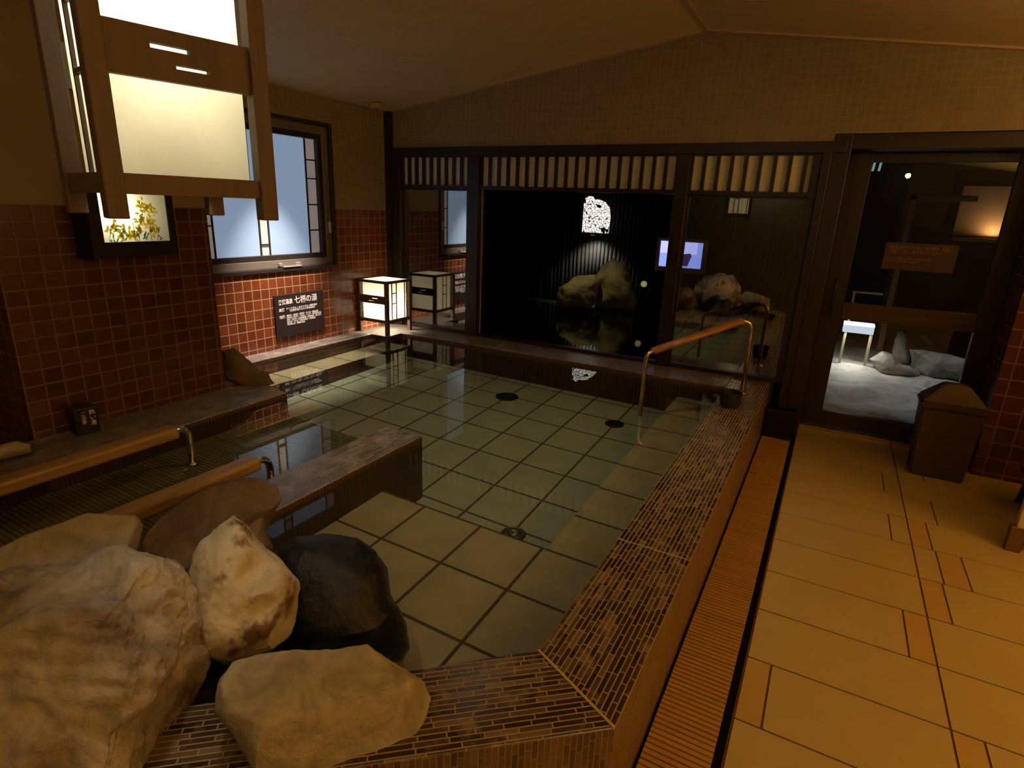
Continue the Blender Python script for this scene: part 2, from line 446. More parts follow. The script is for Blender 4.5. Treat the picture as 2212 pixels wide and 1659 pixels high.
m_rimside = tiles('rim_side_mosaic', [(0.10, 0.055, 0.03), (0.14, 0.085, 0.045), (0.17, 0.11, 0.06), (0.07, 0.04, 0.022)], (0.25, 0.17, 0.10), 0.078, 0.0152, (0, 0), 0.0016, 0.35, shift=7.0, vary=0.3, patch=((0.22, 0.15, 0.08), 7.0, 0.5, 0.75))
m_ledge = tiles('ledge_mosaic', [(0.08, 0.06, 0.045), (0.15, 0.12, 0.095), (0.06, 0.045, 0.03), (0.22, 0.18, 0.155)], (0.30, 0.25, 0.22), 0.09, 0.016, (0, 0), 0.0018, 0.3, shift=7.0, vary=0.3, patch=((0.33, 0.285, 0.25), 9.0, 0.50, 0.70))
m_ledgeside = tiles('ledge_side_mosaic', [(0.05, 0.018, 0.008), (0.08, 0.03, 0.013), (0.06, 0.025, 0.012)], (0.16, 0.09, 0.05), 0.30, 0.019, (0, 0), 0.0022, 0.35)
m_dark = plain('dark_basin_wall', (0.035, 0.018, 0.010), 0.35)
m_chan = tiles('channel_mosaic', [(0.20, 0.165, 0.055), (0.24, 0.20, 0.075), (0.17, 0.14, 0.05)], (0.06, 0.05, 0.02), 10, 0.0205, (0, 0), 0.0034, 0.4, bump=0.3)
m_deep = tiles('deep_tile_water_tint', [(0.38, 0.41, 0.28), (0.42, 0.44, 0.30), (0.36, 0.40, 0.28)], (0.09, 0.075, 0.03), 0.294, 0.300, (-1.152 - 0.294 * 20, 2.245 - 0.3 * 20), 0.0075, 0.45, mottle=0.08)  # green tint of the deep water put into the tile colour
m_shal = tiles('shallow_floor_tile', [(0.42, 0.355, 0.20), (0.46, 0.39, 0.225), (0.40, 0.34, 0.195)], (0.10, 0.065, 0.025), 0.300, 0.300, (-0.857 - 0.3 * 20, 1.625 - 0.3 * 20), 0.0075, 0.45, mottle=0.10)
m_timber = wood('dark_stained_timber', (0.012, 0.006, 0.003), (0.022, 0.011, 0.006), 'Z', 0.4)
m_timberx = wood('dark_stained_timber_x', (0.012, 0.006, 0.003), (0.022, 0.011, 0.006), 'X', 0.4)
m_lanternwood = wood('lantern_wood', (0.07, 0.038, 0.024), (0.11, 0.062, 0.038), 'Z', 0.5)
m_railwood = wood('pale_rail_wood', (0.24, 0.13, 0.04), (0.40, 0.25, 0.09), 'Y', 0.4)
m_grate = wood('grate_wood', (0.36, 0.20, 0.05), (0.46, 0.27, 0.08), 'X', 0.5)
m_chrome = plain('polished_steel', (0.75, 0.70, 0.62), 0.12, 1.0)
m_brass = plain('brushed_brass', (0.65, 0.48, 0.24), 0.25, 1.0)
m_black = plain('black_lacquer', (0.006, 0.006, 0.006), 0.25)
m_matte = plain('matte_black', (0.01, 0.008, 0.006), 0.7)
m_white = plain('white_paint', (0.75, 0.72, 0.70), 0.5)
m_cream = plain('cream_laminate', (0.62, 0.50, 0.32), 0.4)
m_ftile = plain('floor_stone_tile', (0.42, 0.325, 0.135), 0.42, nz=0.10, nscale=5, bump=0.12)
m_ftile2 = plain('floor_terracotta_strip', (0.43, 0.28, 0.085), 0.42, nz=0.08, nscale=5, bump=0.1)
m_fgrout = plain('floor_grout', (0.10, 0.045, 0.012), 0.8)
m_glass = pane('window_glass', 0.27)
m_doorglass = pane('door_glass', 0.025)
m_paper = paper('washi_paper', (0.93, 0.90, 0.72), 0.0)
m_winframe = plain('bronze_window_frame', (0.035, 0.028, 0.024), 0.35, 0.2)
m_wingrey = plain('grey_window_sash', (0.20, 0.165, 0.14), 0.35, 0.2)
m_bulb = emit('bulb_glow', (1.0, 0.93, 0.72), 25.0)

# ---------------------------------------------------------------- room shell
T = 'structure'
# floor of the walkway: individually laid stone tiles on a grout bed
bm = BM((-0.040, 2.4, -1.6, 4.74, -0.06, -0.003, 2))
def ftile(x0, x1, y0, y1, mi):
    g = 0.0035
    box(bm, x0 + g, x1 - g, y0 + g, y1 - g, -0.02, 0.0, mi)
P0 = 0.304
rows = [1.621 + P0 * k for k in range(-11, 11)]
short = {1.0: 0}
for k, y0 in enumerate(rows):
    i = k - 11
    y1 = min(y0 + P0, 4.74)
    if y0 > 4.7: continue
    x = -0.036
    # left column, 0.6 m module that ends on the long joint at x = 0.562
    if i == 0: segs = [(x, 0.045, 1), (0.045, 0.562, 0)]
    elif i in (2, 5, 7, -2): segs = [(x, 0.478, 0), (0.478, 0.562, 1 if i in (2, -2) else 0)]
    elif i == -4: segs = [(x, 0.15, 1), (0.15, 0.562, 0)]
    else: segs = [(x, 0.562, 0)]
    # right column
    if i in (0, 3, 5, -3): segs += [(0.562, 0.646, 1), (0.646, 1.246, 0), (1.246, 1.846, 0), (1.846, 2.4, 0)]
    elif i in (4,): segs += [(0.562, 0.655, 0), (0.655, 0.755, 1), (0.755, 1.355, 0), (1.355, 2.4, 0)]
    elif i in (6, 8): segs += [(0.562, 0.70, 0), (0.70, 1.3, 0), (1.3, 2.4, 0)]
    else: segs += [(0.562, 1.162, 0), (1.162, 1.762, 0), (1.762, 2.4, 0)]
    for a, b_, mi in segs: ftile(a, b_, y0, y1, mi)
floor = obj('floor', bm, [m_ftile, m_ftile2, m_fgrout], kind=T, label='beige stone tile floor of the walkway beside the bath', category='floor')
# floor beneath and behind the bath, out of the walkway
bm = bmesh.new()
prism(bm, [(-0.262, -1.6), (-0.262, 1.04), (-1.68, -0.13), (-3.75, -0.13), (-3.75, -1.6)], -0.06, 0.0)
obj('floor', bm, m_ftile, kind=T, label='stone floor behind the rock pile', category='floor')
# drain channel: dark trough and the slatted grate over it
bm = BM((-0.262, -0.040, -1.6, 4.32, -0.10, -0.045))
obj('floor_trough', bm, m_matte, kind=T, label='dark drain trough along the bath rim', category='drain')
g = empty('drain_grate', (-0.158, 1.9, 0), 'long orange slatted grate lying over the drain between bath rim and stone floor', 'drain grate')
bm = bmesh.new()
y = -1.55
while y < 4.30:
    box(bm, -0.092, 0.092, y - 1.9, y - 1.9 + 0.0145, -0.020, -0.002)
    y += 0.0205
obj('slats', bm, m_grate, g)
bm = BM((-0.085, -0.07, -3.5, 2.41, -0.045, -0.020), (0.07, 0.085, -3.5, 2.41, -0.045, -0.020))
obj('bearer', bm, m_grate, g)

# ceiling: two shallow slopes meeting on a ridge
RX, RZ, LX, LZ = -1.007, 2.672, -3.76, 2.275
RX2, RZ2 = 2.45, 2.672 - 0.1425 * (2.45 + 1.007)
bm = bmesh.new()
def slope(bm, x0, z0, x1, z1, th=0.06, y0=-1.6, y1=4.70):
    v = [bm.verts.new(p) for p in ((x0, y0, z0), (x1, y0, z1), (x1, y1, z1), (x0, y1, z0), (x0, y0, z0 + th), (x1, y0, z1 + th), (x1, y1, z1 + th), (x0, y1, z0 + th))]
    fs = [bm.faces.new([v[i] for i in f]) for f in ((0,3,2,1),(4,5,6,7),(0,1,5,4),(1,2,6,5),(2,3,7,6),(3,0,4,7))]
    bmesh.ops.recalc_face_normals(bm, faces=fs)
slope(bm, LX, LZ, RX, RZ); slope(bm, RX, RZ, RX2, RZ2)
obj('ceiling', bm, m_ceil, uv=dict(U=(0, 1, 0)), kind=T, label='sloping board ceiling with a ridge', category='ceiling')
bm = BM((RX - 0.013, RX + 0.013, -1.6, 4.449, RZ - 0.012, RZ + 0.02))
m_batten = plain('ceiling_batten', (0.52, 0.38, 0.24), 0.5)
obj('trim_1', bm, m_batten, kind=T, label='ridge batten of the ceiling', category='trim')
bm = bmesh.new()
slope(bm, LX, LZ - 0.012, RX, RZ - 0.012, 0.02, 4.40, 4.449); slope(bm, RX, RZ - 0.012, RX2, RZ2 - 0.012, 0.02, 4.40, 4.449)
obj('trim_2', bm, m_batten, kind=T, label='batten along the gable', category='trim')
# back gable above windows and door
def xzprism(bm, pts, y0, y1, mi=0):
    a = [bm.verts.new((x, y0, z)) for x, z in pts]; b_ = [bm.verts.new((x, y1, z)) for x, z in pts]
    n = len(pts); fs = [bm.faces.new(a), bm.faces.new(b_[::-1])]
    for i in range(n): fs.append(bm.faces.new((a[i], b_[i], b_[(i+1) % n], a[(i+1) % n])))
    for f in fs: f.material_index = mi
    bmesh.ops.recalc_face_normals(bm, faces=fs)
bm = bmesh.new()
zr = lambda x: (LZ + (x - LX) * (RZ - LZ) / (RX - LX)) if x < RX else RZ - 0.1425 * (x - RX)
xzprism(bm, [(-3.76, 1.975), (-0.06, 1.975), (-0.06, 2.02), (0.97, 2.02), (0.97, zr(0.97) + .03), (RX, RZ + .03), (-3.76, LZ + .03)], 4.45, 4.70)
obj('wall_back', bm, m_beige, uv=dict(U=(1, 0, 0)), kind=T, label='beige mosaic gable over the windows', category='wall')
bm = BM((0.97, 2.4, 4.35, 4.75, -0.05, 1.43, 0), (0.97, 2.4, 4.35, 4.75, 1.43, 2.35, 1))
obj('wall_back', bm, [m_redr, m_beige], uv=dict(U=(1, 0, 0)), kind=T, label='end wall with shade-darkened red tiles right of the door', category='wall')
# left wall of the recess with the window opening
WY0, WY1, WZ0, WZ1 = 2.46, 3.735, 0.955, 2.085
bm = bmesh.new()
def lw(y0, y1, z0, z1):
    for a, b_, mi in ((z0, min(z1, 1.432), 0), (max(z0, 1.432), z1, 1)):
        if b_ > a + 1e-4: box(bm, -3.90, -3.75, y0, y1, a, b_, mi)
lw(2.15, WY0, 0.30, 2.30); lw(WY1, 4.45, 0.30, 2.30); lw(WY0, WY1, 0.30, WZ0); lw(WY0, WY1, WZ1, 2.30)
lw(-1.6, 1.2, -0.05, 2.30)
obj('wall_left', bm, [m_red, m_beige], uv=dict(U=(0, 1, 0)), kind=T, label='left wall, red tiles below and beige mosaic above', category='wall')
bm = BM((-3.86, -3.19, 1.175, 2.19, -0.05, 1.432, 0), (-3.86, -3.19, 1.175, 2.19, 1.432, 2.36, 1))
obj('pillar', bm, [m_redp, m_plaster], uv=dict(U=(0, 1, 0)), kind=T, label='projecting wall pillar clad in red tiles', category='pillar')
# shell parts behind the camera
obj('wall_front', BM((-3.9, 2.5, -1.75, -1.6, -0.05, 2.75)), plain('dark_stone_wall', (0.05, 0.042, 0.028), 0.6, nz=0.3, nscale=6), uv=dict(U=(1, 0, 0)), kind=T, label='plain wall behind', category='wall')
obj('wall_right', BM((2.4, 2.55, -1.75, 4.75, -0.05, 2.35, 0)), m_plaster, uv=dict(U=(0, 1, 0)), kind=T, label='side wall of the wash area', category='wall')
# corner post between left wall and window frame
obj('trim_3', BM((-3.75, -3.70, 4.385, 4.45, 0.36, 2.27), (-3.70, -3.66, 4.42, 4.45, 0.36, 1.975)), m_timber, kind=T, label='dark corner post', category='trim')
# detector in the ceiling corner
bm = bmesh.new(); lathe(bm, [(0.0, 0.02), (0.055, 0.02), (0.06, 0.0), (0.05, -0.022), (0.0, -0.028)], 28)
t = empty('smoke_detector', (-3.62, 4.13, 2.272), 'small round pale smoke detector in the ceiling corner', 'smoke detector')
obj('body', bm, plain('detector_plastic', (0.5, 0.36, 0.22), 0.4), t)

# ---------------------------------------------------------------- window wall: frame, shoji transom, panes
SH = emit('shoji_backlit_paper', (0.62, 0.50, 0.36), 0.17)
m_shoji = plain('shoji_paper', (0.88, 0.88, 0.86), 0.7)
lin = BM((-3.66, -0.06, 4.42, 4.56, 1.905, 1.975), (-3.66, -3.61, 4.42, 4.54, 0.36, 1.905), bev=0.003)
obj('window_frame_beam', lin, m_timberx, kind=T, label='dark timber lintel over the shoji transom', category='trim')
def mull(n, x0, x1, z0=0.36, z1=1.905, y0=4.425, y1=4.535):
    obj(n, BM((x0, x1, y0, y1, z0, z1), bev=0.004), m_timber, kind=T, label='dark timber post between window bays', category='trim')
mull('trim_4', -2.885, -2.765); mull('trim_5', -1.108, -1.015)
# wide corner column where the window wall meets the door recess
obj('column', BM((-0.19, -0.135, 4.425, 4.74, 0.0, 1.975), (-0.135, -0.035, 4.44, 4.74, 0.0, 2.02), (-0.24, -0.19, 4.445, 4.52, 0.36, 1.905), bev=0.004), m_timber, kind=T, label='dark timber column between the window wall and the door', category='column')
bays = [(-3.61, -2.885, 9), (-2.765, -1.108, 19), (-1.015, -0.19, 9)]
for k, (x0, x1, n) in enumerate(bays):
    w = empty('window_%d' % (k + 1), ((x0 + x1) / 2, 4.48, 0.36), ['window bay left of the first post with a shoji transom', 'wide open central window bay with a shoji transom', 'window bay beside the column with a shoji transom'][k], 'window')
    w['kind'] = T
    X0, X1 = x0 - w.location.x, x1 - w.location.x
    obj('paper', BM((X0, X1, 0.0, 0.008, 1.305, 1.54)), m_shoji, w)
    obj('transom_bars', BM((X0, X1, -0.04, 0.03, 1.275, 1.305), (X0, X1, -0.03, 0.03, 1.535, 1.55)), m_timberx, w)
    bm = bmesh.new(); p = (X1 - X0) / n
    for i in range(n + 1):
        xx = X0 + p * i; hw = 0.011
        box(bm, max(X0, xx - hw - (0.004 if i in (0, n) else 0)), min(X1, xx + hw + (0.004 if i in (0, n) else 0)), -0.028, 0.0, 1.305, 1.54)
    obj('lattice', bm, m_timber, w)
    sb = 0.012
    if k == 0:
        obj('sash', BM((X0, X0 + .012, -0.012, 0.02, 0.0, 1.275), (X1 - .012, X1, -0.012, 0.02, 0.0, 1.275), (X0, X1, -0.02, 0.025, 0.0, 0.03), (X0, X1, -0.012, 0.02, 1.26, 1.275)), m_timber, w)
        obj('glass', BM((X0 + .01, X1 - .01, 0.0, 0.006, 0.028, 1.262)), m_glass, w)
    elif k == 1:
        obj('sash', BM((X0, X1, -0.02, 0.03, 0.0, 0.022)), m_timberx, w)
        obj('lit_glass_edge', BM((X0 + 0.004, X0 + 0.014, -0.005, 0.004, 0.02, 1.275)), plain('lit_edge_tone', (0.7, 0.66, 0.5), 0.2, 0.6), w)  # lit edge of the glass, its brightness put into the strip colour
    else:
        obj('sash', BM((X0, X0 + .014, -0.012, 0.02, 0.0, 1.275), (X1 - .03, X1, -0.012, 0.02, 0.0, 1.275), (X0, X1, -0.03, 0.03, 0.0, 0.03), (X0, X1, -0.012, 0.02, 1.26, 1.275)), m_timber, w)
        obj('glass', BM((X0 + .012, X1 - .028, 0.0, 0.006, 0.028, 1.262)), m_glass, w)
# outer sill under the windows and low wall
obj('sill', BM((-3.66, -0.24, 4.44, 4.56, -0.4, 0.362)), m_timberx, kind=T, label='dark sill under the window bays', category='sill')

# ---------------------------------------------------------------- door
d = empty('door_1', (0.47, 4.70, 0), 'glazed dark timber door to the open air bath', 'door'); d['kind'] = T
dx = 0.47
obj('frame', BM((-0.035 - dx, 0.10 - dx, 0.0, 0.05, 0.0, 1.93), (0.862 - dx, 0.97 - dx, 0.0, 0.05, 0.0, 1.93), (0.10 - dx, 0.862 - dx, 0.0, 0.05, 1.872, 1.93), (0.10 - dx, 0.862 - dx, 0.0, 0.05, 0.0, 0.148), bev=0.003), m_timber, d)
obj('header', BM((-0.035 - dx, 0.97 - dx, -0.22, 0.05, 1.93, 2.02), bev=0.003), m_timberx, d)
obj('mid_rail', BM((0.10 - dx, 0.862 - dx, -0.004, 0.04, 0.835, 0.950)), wood('door_rail_wood', (0.035, 0.017, 0.004), (0.055, 0.026, 0.007), 'X', 0.4), d)
obj('glass', BM((0.10 - dx, 0.862 - dx, 0.02, 0.026, 0.146, 0.836), (0.10 - dx, 0.862 - dx, 0.02, 0.026, 0.948, 1.874)), m_doorglass, d)
obj('threshold', BM((-0.035 - dx, 0.97 - dx, -0.03, 0.08, -0.02, 0.022)), m_brass, d)
bm = bmesh.new(); tube(bm, arc((0.03 - dx, 0.0, 0.86), (0.03 - dx, -0.05, 0.86), (0.03 - dx, -0.05, 0.91)) + arc((0.03 - dx, -0.05, 1.05), (0.03 - dx, -0.05, 1.10), (0.03 - dx, 0.0, 1.10)), 0.008)
obj('handle', bm, m_timber, d, smooth=True)
# red notice stuck on the door glass
t = empty('door_notice', (0.475, 4.716, 1.285), 'dark red notice with white lettering stuck on the door glass', 'notice')
obj('plate', BM((-0.20, 0.20, -0.001, 0.003, -0.088, 0.088)), plain('red_notice', (0.035, 0.006, 0.002), 0.4), t)
m_let = plain('notice_lettering', (0.30, 0.18, 0.09), 0.5)
rz = (math.pi / 2, 0, 0)
lettering('lettering', '浴室内は滑りやすくなっております、足元に\nご注意ください。走らないでください', 0.026, m_let, t, (-0.182, -0.0015, 0.048), rz, width=0.345)
lettering('small_lettering', 'The floor is slippery. Please watch your step\nand do not run in the bathing area.', 0.017, m_let, t, (-0.19, -0.0015, -0.018), rz, width=0.26)

# ---------------------------------------------------------------- left window
w = empty('window_4', (-3.75, (WY0 + WY1) / 2, WZ0), 'frosted blue window with a leaded pattern in the left wall', 'window'); w['kind'] = T
c = (WY0 + WY1) / 2
Y = lambda v: v - c
Zz = lambda v: v - WZ0
def frame_ring(y0, y1, z0, z1, t, x0, x1, bev=0.003, tb=None):
    tb = tb or t
    return BM((x0, x1, Y(y0), Y(y0 + t), Zz(z0), Zz(z1)), (x0, x1, Y(y1 - t), Y(y1), Zz(z0), Zz(z1)), (x0, x1, Y(y0 + t), Y(y1 - t), Zz(z0), Zz(z0 + tb)), (x0, x1, Y(y0 + t), Y(y1 - t), Zz(z1 - t), Zz(z1)), bev=bev)
obj('outer_frame', frame_ring(WY0, WY1, WZ0, WZ1, 0.028, -0.10, 0.014), m_winframe, w)
obj('inner_frame', frame_ring(WY0 + .028, WY1 - .028, WZ0 + .028, WZ1 - .028, 0.062, -0.10, -0.012, tb=0.058), m_wingrey, w)
obj('sash', frame_ring(WY0 + .09, WY1 - .09, 1.041, 1.995, 0.040, -0.09, -0.022), m_winframe, w)
GZ0, GZ1 = 1.081, 1.955
m_blue = bpy.data.materials.new('blue_frosted_glass'); m_blue.use_nodes = True
nt = m_blue.node_tree; b = nt.nodes['Principled BSDF']
b.inputs['Base Color'].default_value = (0.25, 0.33, 0.45, 1); b.inputs['Roughness'].default_value = 0.35
b.inputs['Emission Color'].default_value = (0.24, 0.34, 0.50, 1); b.inputs['Emission Strength'].default_value = 0.72
m_wht = bpy.data.materials.new('white_frosted_glass'); m_wht.use_nodes = True
nt = m_wht.node_tree; b = nt.nodes['Principled BSDF']
b.inputs['Base Color'].default_value = (0.5, 0.48, 0.45, 1); b.inputs['Roughness'].default_value = 0.4
b.inputs['Emission Color'].default_value = (0.42, 0.38, 0.40, 1); b.inputs['Emission Strength'].default_value = 0.32
yb = [2.59, 2.645, 3.025, 3.105, 3.505, 3.605]
for i in range(5):
    obj('blue_pane' if i % 2 else 'pattern_pane', BM((-0.062, -0.058, Y(yb[i]), Y(yb[i+1]), Zz(GZ0), Zz(GZ1))), m_blue if i % 2 else m_wht, w)
bm = bmesh.new()
for v in yb[1:5]: box(bm, -0.066, -0.050, Y(v) - .006, Y(v) + .006, Zz(GZ0), Zz(GZ1))
for i, hs in ((0, (1.30, 1.51, 1.72)), (4, (1.26, 1.46, 1.66, 1.80)), (2, (1.16, 1.47, 1.86))):
    for h in hs: box(bm, -0.066, -0.050, Y(yb[i]), Y(yb[i+1]), Zz(h) - .005, Zz(h) + .005)
obj('cames', bm, m_matte, w)
bm = BM((-0.012, 0.012, Y(3.13), Y(3.16), Zz(0.995), Zz(1.02)), (-0.012, 0.012, Y(3.30), Y(3.34), Zz(0.99), Zz(1.02)), (-0.005, 0.02, Y(3.16), Y(3.34), Zz(0.985), Zz(0.997)), bev=0.003)
obj('latch', bm, plain('pale_metal', (0.7, 0.66, 0.6), 0.3, 0.7), w)
bm = BM((-0.012, 0.010, Y(3.665), Y(3.69), Zz(1.24), Zz(1.33)), bev=0.004)
obj('side_latch', bm, plain('pale_metal_2', (0.7, 0.66, 0.6), 0.3, 0.7), w)

# ---------------------------------------------------------------- hot spring sign
t = empty('hot_spring_sign', (-3.748, 3.298, 0.612), 'dark plaque with white Japanese lettering on the red tiles below the window', 'sign')
obj('board', BM((0.0, 0.014, -0.25, 0.25, -0.167, 0.167), bev=0.002), plain('sign_board', (0.030, 0.020, 0.020), 0.35), t)
m_sl = plain('sign_lettering', (0.85, 0.78, 0.76), 0.5)
rs = (math.pi / 2, 0, math.pi / 2)
X1 = 0.0148
lettering('title_lettering', '天然温泉', 0.042, m_sl, t, (X1, -0.215, 0.095), rs, bold=0.0012, width=0.14)
lettering('title_script', '七福の湯', 0.062, m_sl, t, (X1, -0.06, 0.092), rs, bold=0.0012, width=0.235)
lettering('heading_lettering', '泉質', 0.027, m_sl, t, (X1, -0.215, 0.040), rs, bold=0.0008)
lettering('heading_lettering', '効能', 0.027, m_sl, t, (X1, -0.215, -0.015), rs, bold=0.0008)
lettering('lettering', 'ナトリウム・カルシウム−塩化物泉\n　（低張性弱アルカリ性高温泉）', 0.0185, m_sl, t, (X1, -0.145, 0.048), rs, bold=0.0004, width=0.32)
lettering('lettering', '神経痛・筋肉痛・関節痛・五十肩・運動麻痺\n関節のこわばり・うちみ・くじき・慢性消化器病\n痔疾・冷え性・病後回復期・疲労回復・健康増進\n切り傷・やけど・慢性皮膚病・虚弱児童\n慢性婦人病・動脈硬化症', 0.0172, m_sl, t, (X1, -0.145, -0.008), rs, bold=0.0004, width=0.36)

# ---------------------------------------------------------------- the bath
pool = empty('bath_pool', (-1.9, 2.2, 0), 'large sunken hot bath with tiled floor, mosaic rim and lounging channel', 'bath')
ox, oy = -1.9, 2.2
def pobj(name, boxes=None, pts=None, z0=0, z1=0, mats=None, U=(1, 0, 0), bev=0.0, swap_side=False, sidemat=None, **kw):
    bm = bmesh.new()
    if boxes:
        for b_ in boxes: box(bm, *b_, bev=bev)
    if pts: prism(bm, pts, z0, z1, bev=bev)
    bm.normal_update()
    ml = [mats] if not isinstance(mats, list) else mats
    if sidemat:
        ml = ml + [sidemat]
        for f in bm.faces:
            if abs(f.normal.z) < 0.5: f.material_index = len(ml) - 1
    o = obj(name, bm, ml, uv=dict(U=U, swap_side=swap_side), **kw)
    o.data.transform(Matrix.Translation((-ox, -oy, 0)))
    o.parent = pool
    return o
pobj('deep_floor', boxes=[(-3.6, -0.5, 1.90, 4.2, -0.45, -0.35)], mats=m_deep, label='square tile floor of the deep part, coloured with the green tint of the water')
pobj('step', boxes=[(-1.95, -0.42, -0.05, 1.93, -0.45, 0.0)], mats=m_shal, label='shallow tiled step')
pobj('bench', boxes=[(-0.84, -0.42, 1.93, 4.14, -0.45, 0.0)], mats=m_shal, label='tiled bench along the mosaic rim')
pobj('bench', boxes=[(-3.60, -3.315, 2.30, 4.14, -0.45, 0.02)], mats=m_shal, sidemat=m_ledgeside, swap_side=True, label='pale bench below the ledge of the left wall')
pobj('channel_floor', boxes=[(-2.85, -1.93, -0.05, 2.24, -0.45, 0.10)], mats=m_chan, U=(1, 0, 0), sidemat=m_redp, label='olive ribbed mosaic floor of the lounging channel').data
pobj('divider', boxes=[(-1.952, -1.705, 0.0, 2.235, -0.40, 0.36)], mats=m_ledge, U=(0, 1, 0), bev=0.006, swap_side=True, sidemat=m_ledgeside, label='low wall between channel and step')
pobj('ledge', pts=[(-3.19, 0.0), (-2.81, 0.0), (-2.81, 2.33), (-3.2, 2.42), (-3.56, 2.62), (-3.56, 3.92), (-3.37, 3.92), (-3.37, 4.12), (-0.52, 4.12), (-0.52, 4.445), (-3.745, 4.445), (-3.745, 2.195), (-3.19, 2.195)][::-1], z0=-0.42, z1=0.36, mats=m_ledge, U=(0, 1, 0), bev=0.006, swap_side=True, sidemat=m_ledgeside, label='ledge under wall and windows')
dd = Vector((-1.39, -1.18, 0)).normalized()
pobj('rim', pts=[(-0.262, 1.058), (-0.262, 4.44), (-0.525, 4.44), (-0.525, 1.19)], z0=-0.42, z1=0.36, mats=m_rim, U=(0, 1, 0), bev=0.007, swap_side=True, sidemat=m_rimside, label='brown stick mosaic rim beside the walkway')
pobj('rim', pts=[(-0.262, 1.058), (-0.525, 1.19), (-1.61, 0.17), (-1.65, -0.12)], z0=-0.42, z1=0.36, mats=m_rim, U=dd, bev=0.007, swap_side=True, sidemat=m_rimside, label='diagonal brown stick mosaic rim under the rocks')
pobj('rim', pts=[(-1.61, 0.17), (-1.65, -0.12), (-3.2, -0.12), (-3.2, 0.17)], z0=-0.42, z1=0.36, mats=m_rim, U=(1, 0, 0), bev=0.007, swap_side=True, sidemat=m_rimside)
m_joint = plain('pale_joint', (0.50, 0.36, 0.20), 0.6)
bm = bmesh.new(); prism(bm, [(-0.264, 1.055), (-0.262, 1.062), (-0.522, 1.192), (-0.526, 1.186)], 0.355, 0.3612)
o = obj('joint', bm, m_joint); o.data.transform(Matrix.Translation((-ox, -oy, 0))); o.parent = pool
o = obj('joint', BM((-0.524, -0.264, 1.838, 1.842, 0.355, 0.3612)), m_joint); o.data.transform(Matrix.Translation((-ox, -oy, 0))); o.parent = pool
for (x, y_, r_) in ((-2.035, 3.73, 0.088), (-1.155, 3.69, 0.066)):
    bm = bmesh.new(); lathe(bm, [(0, 0.012), (r_ * .6, 0.014), (r_, 0.006), (r_, 0.0), (0, 0)], 28, (x - ox, y_ - oy, -0.35))
    obj('drain_cover', bm, m_matte, pool, label='dark round drain cover')
bm = bmesh.new(); lathe(bm, [(0.018, 0.004), (0.030, 0.008), (0.045, 0.004), (0.055, 0.008), (0.062, 0.0), (0.018, 0.0)], 28, (-1.143 - ox, 2.21 - oy, -0.35))
obj('jet_nozzle', bm, plain('nozzle_metal', (0.10, 0.10, 0.06), 0.4, 0.6), pool)
# water surface
m_water = bpy.data.materials.new('bath_water'); m_water.use_nodes = True
nt = m_water.node_tree; nt.nodes.clear()
gl = N(nt, 'ShaderNodeBsdfGlass'); gl.inputs['IOR'].default_value = 1.33; gl.inputs['Roughness'].default_value = 0.0; gl.inputs[0].default_value = (0.95, 0.985, 0.955, 1)
oo = N(nt, 'ShaderNodeOutputMaterial'); nt.links.new(gl.outputs[0], oo.inputs[0])
bm = bmesh.new()
pts = [(-3.70, 4.3), (-3.70, 2.50), (-3.0, 2.28), (-3.0, 0.02), (-1.63, 0.02), (-0.40, 1.12), (-0.40, 4.3)]
bm.faces.new([bm.verts.new((x, y_, 0.335)) for x, y_ in pts])
wat = obj('bath_water', bm, m_water, smooth=True, kind='stuff', label='still clear water filling the bath, mirroring lantern and windows', category='water')
try:
    wat.cycles.is_caustics_receiver = False
    wat.cycles.is_caustics_caster = True
except Exception: pass

# ---------------------------------------------------------------- handrails
def bath_rail(x, y1, zt, label):
    t = empty('bath_rail', (x, y1, zt), label, 'handrail', group=None)
    bm = BM((-0.042, 0.042, -1.25, 0.0, -0.056, 0.0), bev=0.014)
    obj('wooden_bar', bm, m_railwood, t, smooth=False)
    bm = bmesh.new()
    tube(bm, [(0, -0.02, -0.028), (0, 0.01, -0.028)] + arc((0.0, 0.02, -0.028), (0.0, 0.062, -0.03), (0.0, 0.066, -0.09)) + [(0, 0.066, 0.10 - zt)], 0.015)
    lathe(bm, [(0, 0), (0.035, 0), (0.035, 0.006), (0.016, 0.02), (0, 0.02)], 20, (0, 0.066, 0.10 - zt))
    obj('chrome_leg', bm, m_chrome, t, smooth=True)
    bm = bmesh.new(); tube(bm, [(0, -0.9, -0.05), (0, -0.9, 0.10 - zt)], 0.015)
    obj('chrome_leg', bm, m_chrome, t, smooth=True)
    return t
bath_rail(-2.585, 1.49, 0.462, 'low wooden bar on a bent chrome leg next to the pillar ledge')
bath_rail(-2.035, 1.50, 0.440, 'low wooden bar on a bent chrome leg in front of the divider, behind the rocks')
# handrail at the entry
A = Vector((-0.86, 3.36, 0.705)); B = Vector((-0.475, 3.93, 0.862))
t = empty('entry_handrail', (-0.95, 3.66, 0.0), 'sloping wooden handrail on brass posts at the entry of the bath by the window', 'handrail')
A = Vector((-0.925, 3.62, 0.655)); B = Vector((-0.47, 4.02, 0.848))
o0 = Vector(t.location)
bm = bmesh.new()
dv = (B - A).normalized(); L_ = (B - A).length
sd = Vector((0, 0, 1)).cross(dv).normalized(); uu = dv.cross(sd)
sec = [(sd * (0.034 * math.cos(a)) + uu * (0.022 * math.sin(a))) for a in [k * math.pi / 8 for k in range(16)]]
r0 = [bm.verts.new(A - o0 + s_) for s_ in sec]; r1 = [bm.verts.new(B - o0 + s_) for s_ in sec]
for k in range(16): bm.faces.new((r0[k], r0[(k+1) % 16], r1[(k+1) % 16], r1[k]))
bm.faces.new(r0[::-1]); bm.faces.new(r1)
bmesh.ops.recalc_face_normals(bm, faces=bm.faces[:])
